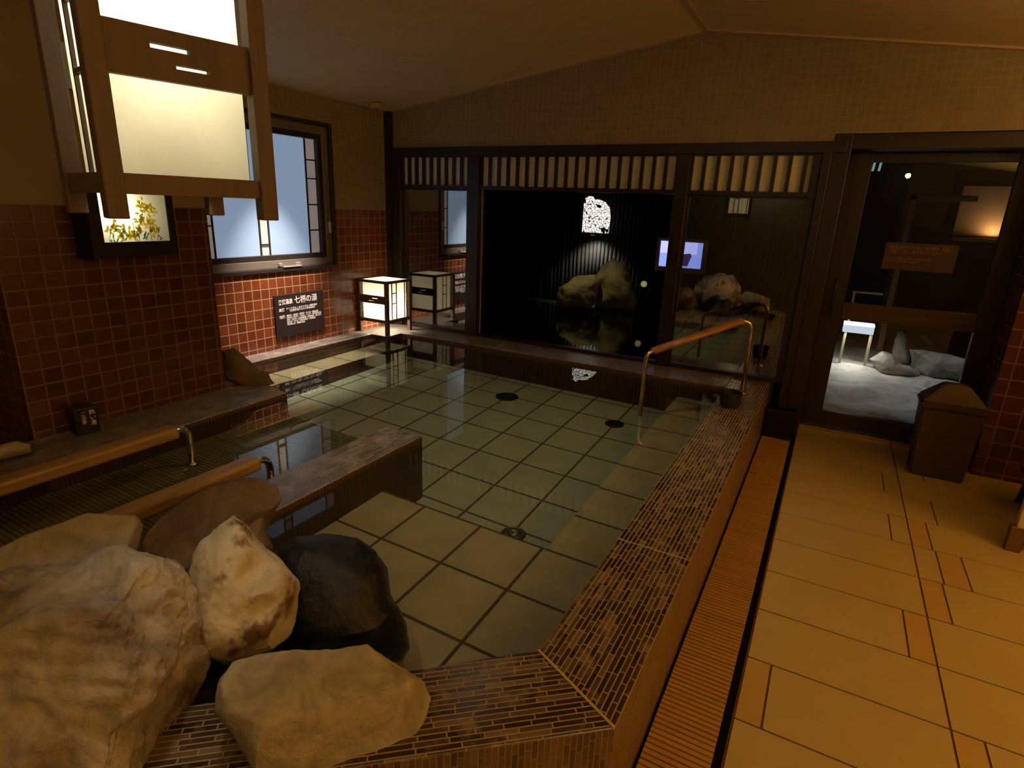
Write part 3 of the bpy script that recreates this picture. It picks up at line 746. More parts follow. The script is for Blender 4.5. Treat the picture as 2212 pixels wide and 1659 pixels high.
obj('wooden_bar', bm, wood('handrail_wood', (0.33, 0.16, 0.05), (0.5, 0.27, 0.09), 'Y', 0.35), t, smooth=True)
bm = bmesh.new()
tube(bm, [p - o0 for p in [A + dv * 0.05] + arc(A, A - dv * 0.045, A - dv * 0.045 + Vector((0.0, 0, -0.05))) + [Vector(((A - dv * 0.045).x, (A - dv * 0.045).y, 0.0))]], 0.014)
obj('lower_post', bm, m_brass, t, smooth=True)
bm = bmesh.new()
Pe = Vector((-0.405, 4.045, 0.79))
tube(bm, [p - o0 for p in [B - dv * 0.05] + arc(B, B + Vector((0.06, 0.02, 0.0)), Pe) + [Vector((Pe.x + 0.004, Pe.y, 0.36))]], 0.015)
lathe(bm, [(0, 0), (0.034, 0), (0.034, 0.005), (0.016, 0.012), (0, 0.012)], 20, Vector((Pe.x + 0.004, Pe.y, 0.36)) - o0)
obj('upper_post', bm, m_brass, t, smooth=True)

# ---------------------------------------------------------------- lanterns
def band(bm, x, hw, z0, z1, th):
    """board in the YZ plane at x with two staggered slots"""
    h = z1 - z0
    ys = [-hw, hw]
    s1 = (-hw * 0.42, hw * 0.12, z0 + h * 0.60, z0 + h * 0.71)
    s2 = (-hw * 0.10, hw * 0.38, z0 + h * 0.27, z0 + h * 0.36)
    box(bm, x - th, x + th, -hw, hw, z0, s2[2])
    box(bm, x - th, x + th, -hw, s2[0], s2[2], s2[3]); box(bm, x - th, x + th, s2[1], hw, s2[2], s2[3])
    box(bm, x - th, x + th, -hw, hw, s2[3], s1[2])
    box(bm, x - th, x + th, -hw, s1[0], s1[2], s1[3]); box(bm, x - th, x + th, s1[1], hw, s1[2], s1[3])
    box(bm, x - th, x + th, -hw, hw, s1[3], z1)
def lantern(t, s, zf, zr0, zr1, b0, b1, zt, post=0.016, inset=0.038, toppaper=True, bulb=None, power=20, color=(1, .85, .55), pmat=None):
    h = s / 2
    for a in (-1, 1):
        for c_ in (-1, 1):
            obj('post', BM((a * (h - post) - post, a * (h - post) + post, c_ * (h - post) - post, c_ * (h - post) + post, zf, zt), bev=0.0025), m_lanternwood, t)
    for a in (-1, 1):
        for z0, z1 in ((zr0, zr1), (zt - 0.024, zt - 0.002)):
            obj('rail', BM((a * (h - post) - 0.010, a * (h - post) + 0.010, -h + 2 * post, h - 2 * post, z0, z1)), m_lanternwood, t)
            obj('rail', BM((-h + 2 * post, h - 2 * post, a * (h - post) - 0.010, a * (h - post) + 0.010, z0, z1)), m_lanternwood, t)
    for a in (-1, 1):
        bm = bmesh.new(); band(bm, a * (h - post), h - 2 * post, b0, b1, 0.008)
        obj('slotted_board', bm, m_lanternwood, t)
    q = h - inset
    bm = bmesh.new()
    for a, b_ in (((-q, -q), (q, -q)), ((q, -q), (q, q)), ((q, q), (-q, q)), ((-q, q), (-q, -q))):
        bm.faces.new([bm.verts.new(v) for v in ((a[0], a[1], zr0 + .002), (b_[0], b_[1], zr0 + .002), (b_[0], b_[1], zt - .012), (a[0], a[1], zt - .012))])
    if toppaper: bm.faces.new([bm.verts.new(v) for v in ((-h + .02, -h + .02, zt - .004), (h - .02, -h + .02, zt - .004), (h - .02, h - .02, zt - .004), (-h + .02, h - .02, zt - .004))])
    obj('paper_shade', bm, pmat or m_paper, t)
    for a in (-1, 1):
        bm = bmesh.new()
        yv = a * (h - inset + 0.003)
        for xx in (-0.19 * s, -0.01 * s, 0.32 * s):
            box(bm, xx - .0045, xx + .0045, yv - .004, yv + .004, zr1, zt - .02)
        hh = zt - zr1
        for f in (0.40, 0.66):
            box(bm, -0.19 * s, -0.01 * s, yv - .004, yv + .004, zr1 + hh * f - .004, zr1 + hh * f + .004)
        obj('lattice', bm, m_lanternwood, t)
    if bulb:
        bm = bmesh.new(); lathe(bm, [(0, -0.032), (0.02, -0.026), (0.03, -0.006), (0.026, 0.014), (0.014, 0.032), (0.013, 0.05), (0, 0.05)], 20, bulb)
        obj('bulb', bm, m_bulb, t, smooth=True)
        for k, dz in enumerate((-0.075,)):
            lo = light('lantern_bulb_light', 'POINT', (bulb[0], bulb[1], bulb[2] + 0.0), power, color, 0.032)
            lo.parent = t
# lantern standing in the far corner of the bath
t = empty('floor_lantern', (-3.565, 4.125, 0.36), 'square paper floor lantern standing in the corner where ledge meets window', 'lantern')
lantern(t, 0.348, 0.0, 0.105, 0.130, 0.272, 0.342, 0.478, bulb=(-0.01, -0.02, 0.18), power=92, color=(1, 0.90, 0.66))
t.rotation_euler = (0, 0, math.pi / 2)
bm = bmesh.new()
for a, b_ in ((-1, -1), (1, -1), (1, 1), (-1, 1)):
    bm = bmesh.new()
    tube(bm, [(a * 0.10, b_ * 0.10, 0.11), (a * 0.125, b_ * 0.125, 0.112)] + arc((a * .13, b_ * .13, .112), (a * .148, b_ * .148, .11), (a * .148, b_ * .148, .08)) + [(a * .148, b_ * .148, 0.0)], 0.006)
    obj('steel_foot', bm, m_chrome, t, smooth=True)
# lantern hanging over the rocks
t = empty('hanging_lantern', (-1.22, 0.763, 1.46), 'big square paper lantern in a dark wood frame hanging above the rocks', 'lantern', rz=math.radians(-14))
lantern(t, 0.305, -0.005, 0.037, 0.072, 0.230, 0.312, 0.52, post=0.0165, inset=0.038, toppaper=False, bulb=(0.03, -0.02, 0.42), power=85, color=(1, 0.91, 0.66))
bm = bmesh.new(); tube(bm, [(0, 0, 0.518), (0, 0, 1.165)], 0.006); lathe(bm, [(0, 1.185), (0.04, 1.185), (0.045, 1.165), (0, 1.155)], 20)
obj('cord', bm, m_matte, t)
# framed wall lamp on the pillar
t = empty('wall_lamp', (-3.19, 1.70, 1.36), 'boxy wall lamp with yellow flowers painted on its lit paper, on the pillar', 'wall lamp')
Dp = 0.15
bm = BM((0.0, Dp, -0.205, -0.190, -0.175, 0.175), (0.0, Dp, 0.190, 0.205, -0.160, 0.175), (0.0, Dp, -0.19, 0.19, -0.160, -0.145), (0.0, Dp, -0.19, 0.19, 0.160, 0.175),
        (Dp - .012, Dp, -0.19, -0.150, -0.145, 0.16), (Dp - .012, Dp, 0.172, 0.190, -0.145, 0.16), (Dp - .012, Dp, -0.15, 0.172, -0.145, -0.092), (Dp - .012, Dp, -0.15, 0.172, 0.14, 0.16))
obj('housing', bm, plain('lamp_housing', (0.010, 0.008, 0.006), 0.5, spec=0.2), t)
bm = bmesh.new(); bm.faces.new([bm.verts.new(v) for v in ((Dp - .014, -0.152, -0.094), (Dp - .014, 0.174, -0.094), (Dp - .014, 0.174, 0.142), (Dp - .014, -0.152, 0.142))])
obj('lit_paper', bm, paper('lamp_paper', (0.80, 0.86, 0.74), 0.03), t)
random.seed(11)
bm = bmesh.new()
def leafshape(bm, y, z, L, wd, a, x):
    ca, sa = math.cos(a), math.sin(a); pts = []
    for k in range(8):
        th = k * math.pi / 4; u, v = math.cos(th) * L, math.sin(th) * wd
        pts.append(bm.verts.new((x, y + u * ca - v * sa, z + u * sa + v * ca)))
    bm.faces.new(pts)
for cl in ((-0.10, -0.03), (-0.055, -0.05), (-0.01, -0.06), (0.05, 0.02), (0.085, -0.01), (0.06, 0.08), (0.03, -0.03), (0.10, 0.06), (0.095, -0.045)):
    for _ in range(26):
        leafshape(bm, cl[0] + random.gauss(0, .016), cl[1] + random.gauss(0, .016), random.uniform(.005, .012), random.uniform(.004, .007), random.uniform(0, 3.1), Dp - .0125 + random.uniform(0, .0008))
o = obj('painted_blossoms', bm, paper('blossom_paint', (1.0, 0.90, 0.22), 0.0), t)
bm = bmesh.new()
for (y0, z0, y1, z1) in ((-0.12, -0.09, -0.10, -0.03), (-0.06, -0.09, -0.05, -0.04), (0.0, -0.09, 0.0, 0.0), (0.02, -0.09, 0.06, 0.06), (0.08, -0.09, 0.085, 0.0), (0.11, -0.09, 0.13, -0.03)):
    tube(bm, arc((Dp - .013, y0, z0), (Dp - .013, y0, (z0 + z1) / 2), (Dp - .013, y1, z1), 5), 0.0012, 5)
for _ in range(26): leafshape(bm, random.uniform(-.13, .13), random.uniform(-.09, -.03), random.uniform(.008, .016), .004, random.uniform(.6, 2.4), Dp - .0123)
obj('painted_stems', bm, paper('stem_paint', (0.10, 0.32, 0.22), 0.0), t)
bm = bmesh.new(); lathe(bm, [(0, -0.03), (0.02, -0.02), (0.026, 0), (0.02, 0.02), (0, 0.03)], 18, (0.095, -0.075, 0.055))
obj('bulb', bm, m_bulb, t, smooth=True)
lo = light('wall_lamp_light', 'POINT', (0.085, -0.075, 0.055), 9.0, (1, 0.86, 0.55), 0.028); lo.parent = t
lo = light('wall_lamp_light', 'AREA', (0.09, -0.02, -0.158), 1.2, (1, 0.72, 0.35), 0.05, rot=(0, 0, 0)); lo.parent = t

# small black box sign on the pillar ledge
t = empty('small_box_sign', (-3.105, 1.355, 0.36), 'small black box with vertical white characters on the ledge at the pillar foot', 'sign', rz=math.radians(-8))
obj('box', BM((-0.05, 0.05, -0.05, 0.05, 0.0, 0.135), bev=0.003), m_black, t)
for k, (txt, sz, yy) in enumerate((('熱\nい\n湯', 0.027, 0.012), ('ご\n注\n意', 0.021, -0.022))):
    lettering('lettering', txt, sz, m_sl, t, (0.0508, yy, 0.10), rs)

# dark bucket on the rim
t = empty('wooden_bucket', (-0.43, 3.70, 0.36), 'small dark round bucket standing on the far end of the mosaic rim', 'bucket')
bm = bmesh.new(); lathe(bm, [(0, 0), (0.058, 0), (0.066, 0.095), (0.060, 0.095), (0.053, 0.012), (0, 0.012)], 28)
obj('tub', bm, wood('bucket_wood', (0.012, 0.006, 0.004), (0.025, 0.012, 0.006), 'Z', 0.5), t, smooth=False)
bm = bmesh.new(); lathe(bm, [(0.0605, 0.03), (0.0635, 0.03), (0.0645, 0.042), (0.0615, 0.042)], 28); lathe(bm, [(0.0635, 0.07), (0.0665, 0.07), (0.0672, 0.08), (0.064, 0.08)], 28)
obj('hoops', bm, m_matte, t)

# black catch box at the end of the drain
t = empty('drain_box', (-0.16, 4.37, 0.0), 'black open metal box at the far end of the orange grate', 'box')
obj('box_walls', BM((-0.105, 0.105, -0.055, -0.047, 0.0, 0.20), (-0.105, -0.097, -0.047, 0.05, 0.0, 0.20), (0.097, 0.105, -0.047, 0.05, 0.0, 0.20), (-0.097, 0.097, 0.042, 0.05, 0.0, 0.20), (-0.097, 0.097, -0.047, 0.042, 0.0, 0.006)), m_black, t)
obj('rim_edge', BM((0.097, 0.107, -0.057, 0.05, 0.20, 0.205), (-0.107, 0.107, -0.057, -0.045, 0.20, 0.205)), m_timber, t)

# bin by the door
t = empty('waste_bin', (0.765, 4.235, 0.0), 'brown waste bin with a hipped lid standing in front of the door', 'waste bin')
m_bin = plain('brown_plastic', (0.055, 0.030, 0.013), 0.55, nz=0.1, nscale=10)
bm = bmesh.new()
def frus(bm, a0, b0, z0, a1, b1, z1):
    v = [bm.verts.new((sx * a0, sy_ * b0, z0)) for sx, sy_ in ((-1,-1),(1,-1),(1,1),(-1,1))] + [bm.verts.new((sx * a1, sy_ * b1, z1)) for sx, sy_ in ((-1,-1),(1,-1),(1,1),(-1,1))]
    fs = [bm.faces.new([v[i] for i in f]) for f in ((0,3,2,1),(4,5,6,7),(0,1,5,4),(1,2,6,5),(2,3,7,6),(3,0,4,7))]
    bmesh.ops.bevel(bm, geom=list({e for f in fs for e in f.edges}), offset=0.008, segments=2, affect='EDGES')
frus(bm, 0.135, 0.10, 0.0, 0.155, 0.11, 0.44)
obj('body', bm, m_bin, t)
bm = bmesh.new(); frus(bm, 0.165, 0.118, 0.44, 0.165, 0.118, 0.475); frus(bm, 0.163, 0.116, 0.475, 0.06, 0.045, 0.585)
obj('lid', bm, m_bin, t)

# partition of the wash places and a stool behind it, both at the frame edge
t = empty('wash_partition', (1.30, 3.36, 0.0), 'cream partition panel on a brown metal foot at the right edge', 'partition')
obj('panel', BM((-0.325, 0.60, -0.018, 0.018, 0.10, 1.25), bev=0.004), m_cream, t)
obj('foot', BM((-0.345, -0.285, -0.022, 0.022, 0.0, 0.13), (0.50, 0.56, -0.022, 0.022, 0.0, 0.13), bev=0.003), plain('bronze_foot', (0.16, 0.10, 0.04), 0.4, 0.4), t)
t = empty('bath_stool', (1.24, 3.93, 0.0), 'dark stool behind the cream partition at the right edge', 'stool')
bm = bmesh.new(); lathe(bm, [(0, 0.26), (0.15, 0.26), (0.16, 0.245), (0.155, 0.225), (0.13, 0.215), (0, 0.215)], 32)
obj('seat', bm, m_bin, t)
for k in range(4):
    a = math.pi / 4 + k * math.pi / 2
    bm = bmesh.new(); tube(bm, [(0.11 * math.cos(a), 0.11 * math.sin(a), 0.218), (0.135 * math.cos(a), 0.135 * math.sin(a), 0.0)], 0.016)
    obj('leg', bm, m_bin, t, smooth=True)

# ---------------------------------------------------------------- rocks
def rock(name, key, mat, label, amp=0.012, freq=7.0, cuts=(), back=None, base=None, seed=0, sub=6, power=0.85, group=None, ridg=0.0, cat='rock', dents=()):
    (cx, cy_, cz), D, out = ROCKS[key]
    Cc = Vector((cx, cy_, cz))
    n = (Vector((0, 0, 1.5)) - Cc).normalized()
    u = Vector((0, 0, 1)).cross(n).normalized(); v = n.cross(u)
    mx = sum(p[0] for p in out) / len(out); my = sum(p[1] for p in out) / len(out)
    pol = sorted((math.atan2(p[1] - my, p[0] - mx), math.hypot(p[0] - mx, p[1] - my)) for p in out)
    pol = [(pol[-1][0] - 2 * math.pi, pol[-1][1])] + pol + [(pol[0][0] + 2 * math.pi, pol[0][1])]
    def rad(th):
        for (a, ra), (b_, rb) in zip(pol, pol[1:]):
            if a <= th <= b_:
                f = (th - a) / max(1e-6, b_ - a)
                # straight edge between outline points
                pa = Vector((ra * math.cos(a), ra * math.sin(a))); pb = Vector((rb * math.cos(b_), rb * math.sin(b_)))
                dx_, dy_ = math.cos(th), math.sin(th)
                e = pb - pa; den = dx_ * e.y - dy_ * e.x
                if abs(den) > 1e-9: return (pa.x * e.y - pa.y * e.x) / den
                return ra + (rb - ra) * f
        return pol[0][1]
    bm = bmesh.new()
    bmesh.ops.create_icosphere(bm, subdivisions=sub, radius=1)
    Db = back or D
    off = Vector((seed * 3.7, seed * 1.3, seed * 2.1))
    for vt in bm.verts:
        a, b_, c_ = vt.co
        rho = math.hypot(a, b_); th = math.atan2(b_, a)
        R_ = rad(th)
        rr = min(1.0, rho) ** power
        cc = math.copysign(abs(c_) ** power, c_)
        P = u * (mx + R_ * rr * math.cos(th)) + v * (my + R_ * rr * math.sin(th)) + n * (cc * (D if c_ > 0 else Db))
        vt.co = P
    bm.normal_update()
    # broad facets: push everything beyond a plane back to it
    for (du, dv_, dn, dist) in cuts:
        pn = (u * du + v * dv_ + n * dn).normalized()
        for vt in bm.verts:
            e = vt.co.dot(pn) - dist
            if e > 0: vt.co -= pn * e * 0.93
    for (pu_, pv_, pr, depth) in dents:
        for vt in bm.verts:
            if vt.co.dot(n) <= 0: continue
            q = math.hypot(vt.co.dot(u) - pu_, vt.co.dot(v) - pv_) / pr
            if q < 1: vt.co -= n * depth * (1 - q * q) ** 1.5
    bm.normal_update()
    mv = {}
    for vt in bm.verts:
        p = vt.co * freq + off
        d1 = noise.fractal(p, 0.75, 2.1, 7)
        d2 = noise.noise(p * 0.35) * 1.2
        rg = 1 - abs(noise.noise(p * 0.9 + Vector((5, 2, 1)))) * 2
        if ridg:
            q = vt.co * 3.1 + off
            d1 += 0.9 * (noise.ridged_multi_fractal(q + 0.25 * noise.noise_vector(q * 1.7), 0.8, 2.2, 6, 1.0, 2.0) - 1.1) * 0.8
        lay = ridg * (abs(noise.noise(Vector((vt.co.dot(u) * 3, vt.co.dot(v) * 3, 0)) * 1.3 + Vector(((vt.co.dot(v) + .4 * vt.co.dot(u)) * 22, 0, 0)))) - 0.25)
        mv[vt] = vt.normal * (amp * (0.8 * d1 + 0.5 * d2 + 0.4 * rg - 0.2) + lay)
    for vt, d_ in mv.items(): vt.co += d_
    if base is not None:
        for vt in bm.verts:
            if vt.co.z + cz < base: vt.co.z = base - cz + (vt.co.z + cz - base) * 0.02
    return obj(name, bm, mat, smooth=True, loc=Cc, label=label, category=cat, group=group)

m_tan = rockmat('tan_rock', [(0.13, 0.095, 0.075), (0.31, 0.255, 0.20), (0.42, 0.36, 0.285), (0.56, 0.49, 0.39)], 5.0, 0.75, 1.0, dark=(0.13, 0.075, 0.05), dscale=5.0, dlo=0.55, dhi=0.72)
m_pale = rockmat('pale_rock', [(0.34, 0.28, 0.18), (0.55, 0.48, 0.34), (0.64, 0.57, 0.42)], 5.0, 0.6, 0.5, dark=(0.14, 0.075, 0.035), dscale=7.0, dlo=0.53, dhi=0.62, loc=(7.3, 2.2, 9.1))
m_flat = rockmat('buff_rock', [(0.24, 0.20, 0.135), (0.40, 0.35, 0.25), (0.52, 0.46, 0.34)], 9.0, 0.8, 0.6, dark=(0.15, 0.12, 0.07), dscale=2.4, dlo=0.56, dhi=0.75)
m_greyb = rockmat('grey_buff_rock', [(0.22, 0.185, 0.125), (0.39, 0.33, 0.235), (0.48, 0.41, 0.30)], 7.0, 0.8, 0.7)
m_brn = rockmat('brown_rock', [(0.08, 0.05, 0.025), (0.14, 0.09, 0.045), (0.24, 0.15, 0.07)], 4.0, 0.7, 0.5)
m_blk = rockmat('wet_black_rock', [(0.003, 0.003, 0.004), (0.006, 0.006, 0.006), (0.010, 0.009, 0.008)], 4.0, 0.28, 0.4, dark=(0.06, 0.06, 0.045), dscale=3.2, dlo=0.71, dhi=0.74, spec=0.3)
m_out = rockmat('garden_rock', [(0.15, 0.12, 0.06), (0.32, 0.27, 0.14), (0.45, 0.38, 0.22)], 4.0, 0.8, 0.7)
m_outg = rockmat('grey_garden_rock', [(0.14, 0.13, 0.11), (0.30, 0.28, 0.25), (0.42, 0.40, 0.37)], 4.0, 0.8, 0.7)
rock('boulder', 'big', m_tan, 'huge rough tan boulder with layered cracks, frontmost of the rock pile', amp=0.034, freq=4.6, cuts=((0.72, -0.45, 0.52, 0.235), (0.1, 0.75, 0.65, 0.255), (-0.2, -0.1, 0.97, 0.245), (0.6, 0.1, 0.6, 0.27)), seed=1, sub=7, power=0.8, ridg=0.012, back=0.35, base=0.0)
rock('boulder', 'black', m_blk, 'wet black rounded boulder rising out of the bath water', amp=0.010, freq=5, seed=2, power=0.8, back=0.26, base=0.0)
rock('boulder', 'white', m_pale, 'pale knobbly rock with brown hollows standing upright in the middle of the pile', amp=0.012, freq=7, cuts=((0.8, -0.45, 0.45, 0.135), (-0.7, 0.1, 0.6, 0.135)), seed=3, back=0.30, dents=((0.035, 0.035, 0.055, 0.03), (0.045, -0.06, 0.045, 0.022)))
rock('boulder', 'flat', m_flat, 'broad flat buff rock lying on the diagonal mosaic rim', amp=0.007, freq=8, cuts=((0.05, 0.55, 0.83, 0.105), (0.1, -0.62, 0.70, 0.098), (0.75, -0.35, 0.5, 0.20)), seed=4, power=0.72, back=0.13)
rock('boulder', 'backleft', m_greyb, 'long low grey buff rock behind the huge tan boulder', amp=0.010, freq=7, cuts=((0.0, 0.5, 0.85, 0.12),), seed=5, power=0.75, back=0.35, base=0.10)
rock('boulder', 'brown', m_brn, 'dull brown rock leaning on the divider behind the pale upright rock', amp=0.010, freq=6, cuts=((-0.3, 0.2, 0.9, 0.10), (0.5, 0.5, 0.6, 0.17)), seed=6, power=0.8, back=0.16)
rock('boulder', 'small', m_brn, 'small wedge of grey brown rock squeezed between pale rock and divider end', amp=0.006, freq=9, seed=7, back=0.12, sub=5)
# added stone carrying the pile, black to stand in for its dark gaps
ROCKS['bed'] = ((-1.33, 0.52, 0.10), 0.22, [(-0.42, 0.05), (-0.25, 0.20), (0.0, 0.235), (0.25, 0.20), (0.40, 0.06), (0.36, -0.12), (0.0, -0.16), (-0.36, -0.12)])
rock('gap_fill_stone', 'bed', m_blk, 'added black stone filling the dark gap beneath the pale rock and the huge boulder', amp=0.01, freq=5, seed=8, sub=5, base=0.0, back=0.25)
rock('boulder', 'ledge', m_brn, 'dark brown pointed rock on the ledge at the pillar corner', amp=0.008, freq=8, seed=9, sub=5, back=0.07, base=0.355)
ROCKS['edge'] = ((-3.05, 1.03, 0.392), 0.05, [(-0.09, 0.0), (-0.05, 0.032), (0.03, 0.036), (0.075, 0.01), (0.07, -0.03), (-0.06, -0.035)])
rock('boulder', 'edge', m_greyb, 'small tan stone on the ledge at the left picture edge', amp=0.005, freq=9, seed=10, sub=4, base=0.36)

# ---------------------------------------------------------------- outside: open air bath in the dark
m_nightwater = plain('dark_water', (0.006, 0.008, 0.006), 0.04, spec=0.6)
obj('outdoor_water', BM((-6.0, -0.35, 4.58, 7.9, 0.10, 0.20)), m_nightwater, kind=T, label='dark water of the open air bath', category='water')
obj('outdoor_kerb', BM((-0.35, -0.15, 4.76, 8.2, -0.1, 0.26)), rockmat('kerb_stone', [(0.03, 0.03, 0.025), (0.07, 0.065, 0.05)], 6, 0.7, 0.5), kind=T, label='stone kerb of the open air bath', category='kerb')
bm = bmesh.new()
nx, ny = 60, 60
gv = [[bm.verts.new((-0.15 + 3.4 * i / nx, 4.78 + 4.2 * j / ny, 0.02 + 0.05 * noise.fractal(Vector((i * .11, j * .14, 3)), 1, 2, 5))) for j in range(ny + 1)] for i in range(nx + 1)]
for i in range(nx):
    for j in range(ny): bm.faces.new((gv[i][j], gv[i+1][j], gv[i+1][j+1], gv[i][j+1]))
obj('outdoor_ground', bm, rockmat('pale_paving', [(0.22, 0.21, 0.20), (0.42, 0.41, 0.40), (0.5, 0.49, 0.48)], 3.0, 0.6, 0.6), smooth=True, kind=T, label='pale uneven stone ground outside the door', category='ground')
# bamboo fence
bm = bmesh.new()
x = -5.6
random.seed(5)
while x < -0.2:
    tube(bm, [(x, 8.25 + random.uniform(-.01, .01), 0.0), (x, 8.25, 2.6)], 0.030, 8, cap=True)
    x += 0.062
fence = obj('bamboo_fence', bm, plain('old_bamboo', (0.012, 0.0115, 0.0105), 0.8, spec=0.05, nz=0.35, nscale=9), smooth=True, label='dark upright bamboo fence behind the open air bath', category='fence')
# pierced lantern on the fence
t = empty('garden_lantern', (-3.075, 8.09, 1.20), 'bright pierced metal lantern hanging on the bamboo fence above the garden rocks', 'lantern')
m_pierce = bpy.data.materials.new('pierced_glow'); m_pierce.use_nodes = True
nt = m_pierce.node_tree; nt.nodes.clear()
tc = N(nt, 'ShaderNodeTexCoord'); vn = N(nt, 'ShaderNodeTexVoronoi', feature='DISTANCE_TO_EDGE'); vn.inputs['Scale'].default_value = 26
nn = N(nt, 'ShaderNodeTexNoise'); nn.inputs['Scale'].default_value = 9; nn.inputs['Detail'].default_value = 6
nt.links.new(tc.outputs['Object'], vn.inputs['Vector']); nt.links.new(tc.outputs['Object'], nn.inputs['Vector'])
mm = N(nt, 'ShaderNodeMath', operation='GREATER_THAN'); mm.inputs[1].default_value = 0.07
ml_ = N(nt, 'ShaderNodeMath', operation='LESS_THAN'); ml_.inputs[1].default_value = 0.62; nt.links.new(nn.outputs['Fac'], ml_.inputs[0])
mu = N(nt, 'ShaderNodeMath', operation='MULTIPLY'); nt.links.new(mm.outputs[0], mu.inputs[0]); nt.links.new(ml_.outputs[0], mu.inputs[1])
nt.links.new(vn.outputs['Distance'], mm.inputs[0])
e1 = N(nt, 'ShaderNodeEmission'); e1.inputs[0].default_value = (1, 0.93, 0.82, 1); e1.inputs[1].default_value = 1.3
d1 = N(nt, 'ShaderNodeBsdfDiffuse'); d1.inputs[0].default_value = (0.03, 0.025, 0.02, 1)
ms = N(nt, 'ShaderNodeMixShader'); nt.links.new(mu.outputs[0], ms.inputs[0]); nt.links.new(d1.outputs[0], ms.inputs[1]); nt.links.new(e1.outputs[0], ms.inputs[2])
oo = N(nt, 'ShaderNodeOutputMaterial'); nt.links.new(ms.outputs[0], oo.inputs[0])
bm = bmesh.new(); xzprism(bm, [(-0.17, 0.0), (0.175, 0.0), (0.185, 0.22), (0.165, 0.34), (0.09, 0.42), (0.0, 0.45), (-0.05, 0.43), (-0.10, 0.49), (-0.165, 0.45)], -0.10, 0.06)
obj('pierced_shade', bm, m_pierce, t)
obj('frame', BM((-0.19, -0.168, -0.105, 0.065, -0.03, 0.46), (-0.19, 0.19, -0.105, 0.065, -0.035, -0.002), bev=0.003), m_matte, t)
obj('bracket', BM((-0.02, 0.02, 0.06, 0.135, 0.30, 0.34)), m_matte, t)
obj('bracket', BM((-0.02, 0.02, 0.06, 0.135, 0.02, 0.06)), m_matte, t)
light('garden_lantern_light', 'SPOT', (-3.075, 7.98, 1.16), 320, (1, 0.92, 0.80), 0.05, rot=(0.38, 0, 0), spread=math.radians(110), caustic=False)
rock('garden_rock', 'outL', m_out, 'rounded lit garden rock in front of the bamboo fence, shorter of the two', amp=0.035, freq=4.5, seed=12, sub=5, back=0.3)
rock('garden_rock', 'outR', m_out, 'tall arched garden rock leaning over the shorter one by the fence', amp=0.035, freq=4.5, seed=13, sub=5, back=0.3)
light('garden_rock_light', 'SPOT', (-2.9, 6.6, 2.3), 30, (1, 0.86, 0.42), 0.05, rot=(math.radians(24), 0, 0), spread=math.radians(42), caustic=False)
# television outside
t = empty('television', (-1.73, 7.62, 1.0), 'flat television with a silver bezel and a blue picture seen through the windows', 'television')
obj('bezel', BM((-0.315, 0.315, -0.02, 0.04, -0.215, 0.205), bev=0.006), plain('silver_bezel', (0.30, 0.26, 0.24), 0.4, 0.2), t)
obj('screen', BM((-0.262, 0.262, -0.024, -0.018, -0.150, 0.165)), emit('screen_blue', (0.30, 0.38, 1.0), 1.1), t)
obj('picture_sky', BM((-0.262, 0.20, -0.026, -0.0235, 0.02, 0.165)), emit('screen_lilac', (0.50, 0.50, 1.0), 1.3), t)
bm = bmesh.new(); xzprism(bm, [(-0.10, -0.13), (0.10, -0.13), (0.14, 0.0), (0.12, 0.03), (-0.07, 0.0)], -0.027, -0.0262)
obj('picture_shape', bm, emit('screen_dark', (0.10, 0.05, 0.16), 0.5), t)
obj('bracket', BM((-0.06, 0.06, 0.04, 0.61, -0.05, 0.05)), m_matte, t)
t = empty('globe_lamp', (-2.16, 7.6, 0.60), 'small round dim garden lamp on a stake beside the television', 'garden lamp')
bm = bmesh.new(); lathe(bm, [(0, -0.042), (0.03, -0.03), (0.042, 0), (0.03, 0.03), (0, 0.042)], 20)
obj('globe', bm, emit('dim_globe', (0.34, 0.32, 0.12), 0.7), t, smooth=True)
bm = bmesh.new(); tube(bm, [(0, 0, -0.04), (0, 0, -0.42)], 0.012); obj('stake', bm, m_matte, t)
# beyond the door
t = empty('garden_light_stand', (0.335, 7.0, 0.0), 'lit bench shaped lamp stand on the pale ground outside the door', 'lamp stand')
m_pleg = plain('pale_metal_leg', (0.4, 0.36, 0.25), 0.4, 0.5)
obj('leg', BM((-0.13, -0.105, -0.02, 0.02, 0.0, 0.40)), m_pleg, t)
obj('leg', BM((0.105, 0.13, -0.02, 0.02, 0.0, 0.40)), m_pleg, t)
obj('head', BM((-0.15, 0.13, -0.07, 0.07, 0.385, 0.46), bev=0.006), emit('white_lamp_face', (0.75, 0.85, 1.0), 0.8), t)
obj('cap', BM((-0.15, 0.13, -0.075, 0.075, 0.462, 0.482), bev=0.004), emit('white_lamp_edge', (1.0, 0.97, 1.0), 2.6), t)
obj('shelf', BM((-0.13, 0.14, -0.02, 0.06, 0.79, 0.803), (-0.12, -0.10, 0.02, 0.05, 0.48, 0.79)), plain('shelf_metal', (0.5, 0.45, 0.34), 0.3, 0.5), t)
light('stand_light', 'AREA', (0.33, 6.95, 0.375), 3, (1, 0.95, 0.82), 0.2, rot=(math.radians(0), 0, 0), caustic=False)
light('yard_light', 'SPOT', (0.8, 6.4, 2.6), 75, (1, 0.96, 0.93), 0.1, rot=(0, 0, 0), spread=math.radians(55), caustic=False)
rock('garden_rock', 'standing', m_outg, 'upright rounded grey stone outside the door', amp=0.012, freq=5, seed=14, sub=5)
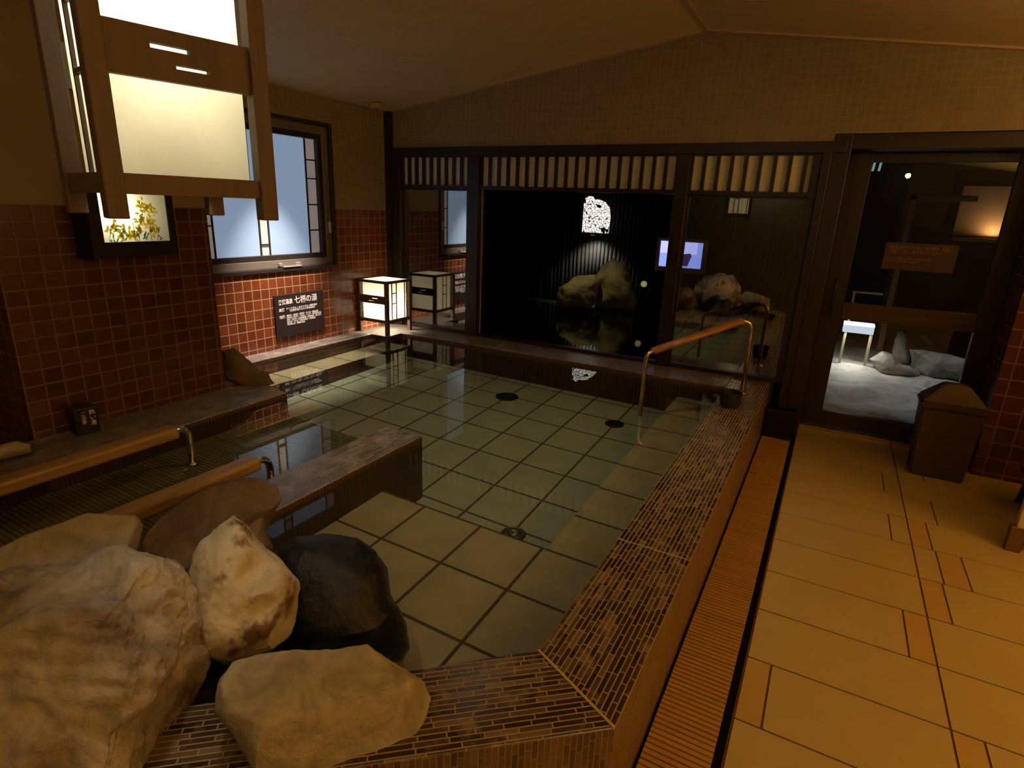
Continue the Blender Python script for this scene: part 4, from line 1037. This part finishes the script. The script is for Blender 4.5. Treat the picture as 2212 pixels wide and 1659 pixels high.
rock('garden_rock', 'slab', m_outg, 'wide dark slab rock with a pale ridge outside, behind the bin', amp=0.03, freq=3, seed=15, sub=5)
rock('garden_rock', 'low', m_outg, 'low round rock at the foot of the upright stone', amp=0.015, freq=4, seed=16, sub=5)
rock('garden_rock', 'farwhite', m_outg, 'small pale rock far behind the upright stone', amp=0.012, freq=5, seed=17, sub=4)
m_yard = plain('yard_wall', (0.16, 0.085, 0.035), 0.7, nz=0.2, nscale=3)
obj('outdoor_wall', BM((0.62, 3.3, 8.9, 9.05, -0.1, 2.7)), m_yard, kind=T, label='brown wall of the open air yard', category='wall')
t = empty('lit_ledge_panel', (1.45, 8.80, 1.36), 'warm lit wall panel with a thin ledge outside the door', 'wall light')
obj('ledge', BM((-0.30, 0.30, -0.16, 0.10, -0.04, 0.0)), plain('ledge_wood', (0.5, 0.32, 0.16), 0.5), t)
obj('panel', BM((-0.28, 0.28, 0.06, 0.10, 0.0, 0.58)), plain('panel_plaster', (0.55, 0.36, 0.20), 0.7), t)
lo = light('ledge_light', 'AREA', (0.1, -0.05, 0.02), 1.1, (1, 0.62, 0.28), 0.12, rot=(math.radians(180), 0, 0), caustic=False); lo.parent = t
obj('garden_post', BM((0.60, 0.66, 8.0, 8.06, 0.0, 1.80), (0.60, 1.2, 8.0, 8.06, 1.74, 1.80), bev=0.004), plain('post_paint', (0.25, 0.14, 0.06), 0.6), label='slim brown post with a cross bar in the yard outside the door', category='post')
t = empty('tube_lamp', (0.215, 8.0, 2.10), 'short pale green tube lamp at the top corner of the door view', 'tube lamp')
bm = bmesh.new(); tube(bm, [(-0.03, 0, -0.06), (-0.02, 0, 0.06)], 0.012); tube(bm, [(0.03, 0, -0.06), (0.04, 0, 0.06)], 0.012)
obj('tubes', bm, emit('green_tube', (0.20, 0.38, 0.32), 0.8), t)
obj('holder', BM((-0.05, 0.06, -0.01, 0.03, 0.06, 0.56)), m_matte, t)

obj('outdoor_roof', BM((-0.3, 3.4, 7.4, 9.05, 2.66, 2.72)), m_matte, kind=T, label='dark eaves over the yard', category='roof')
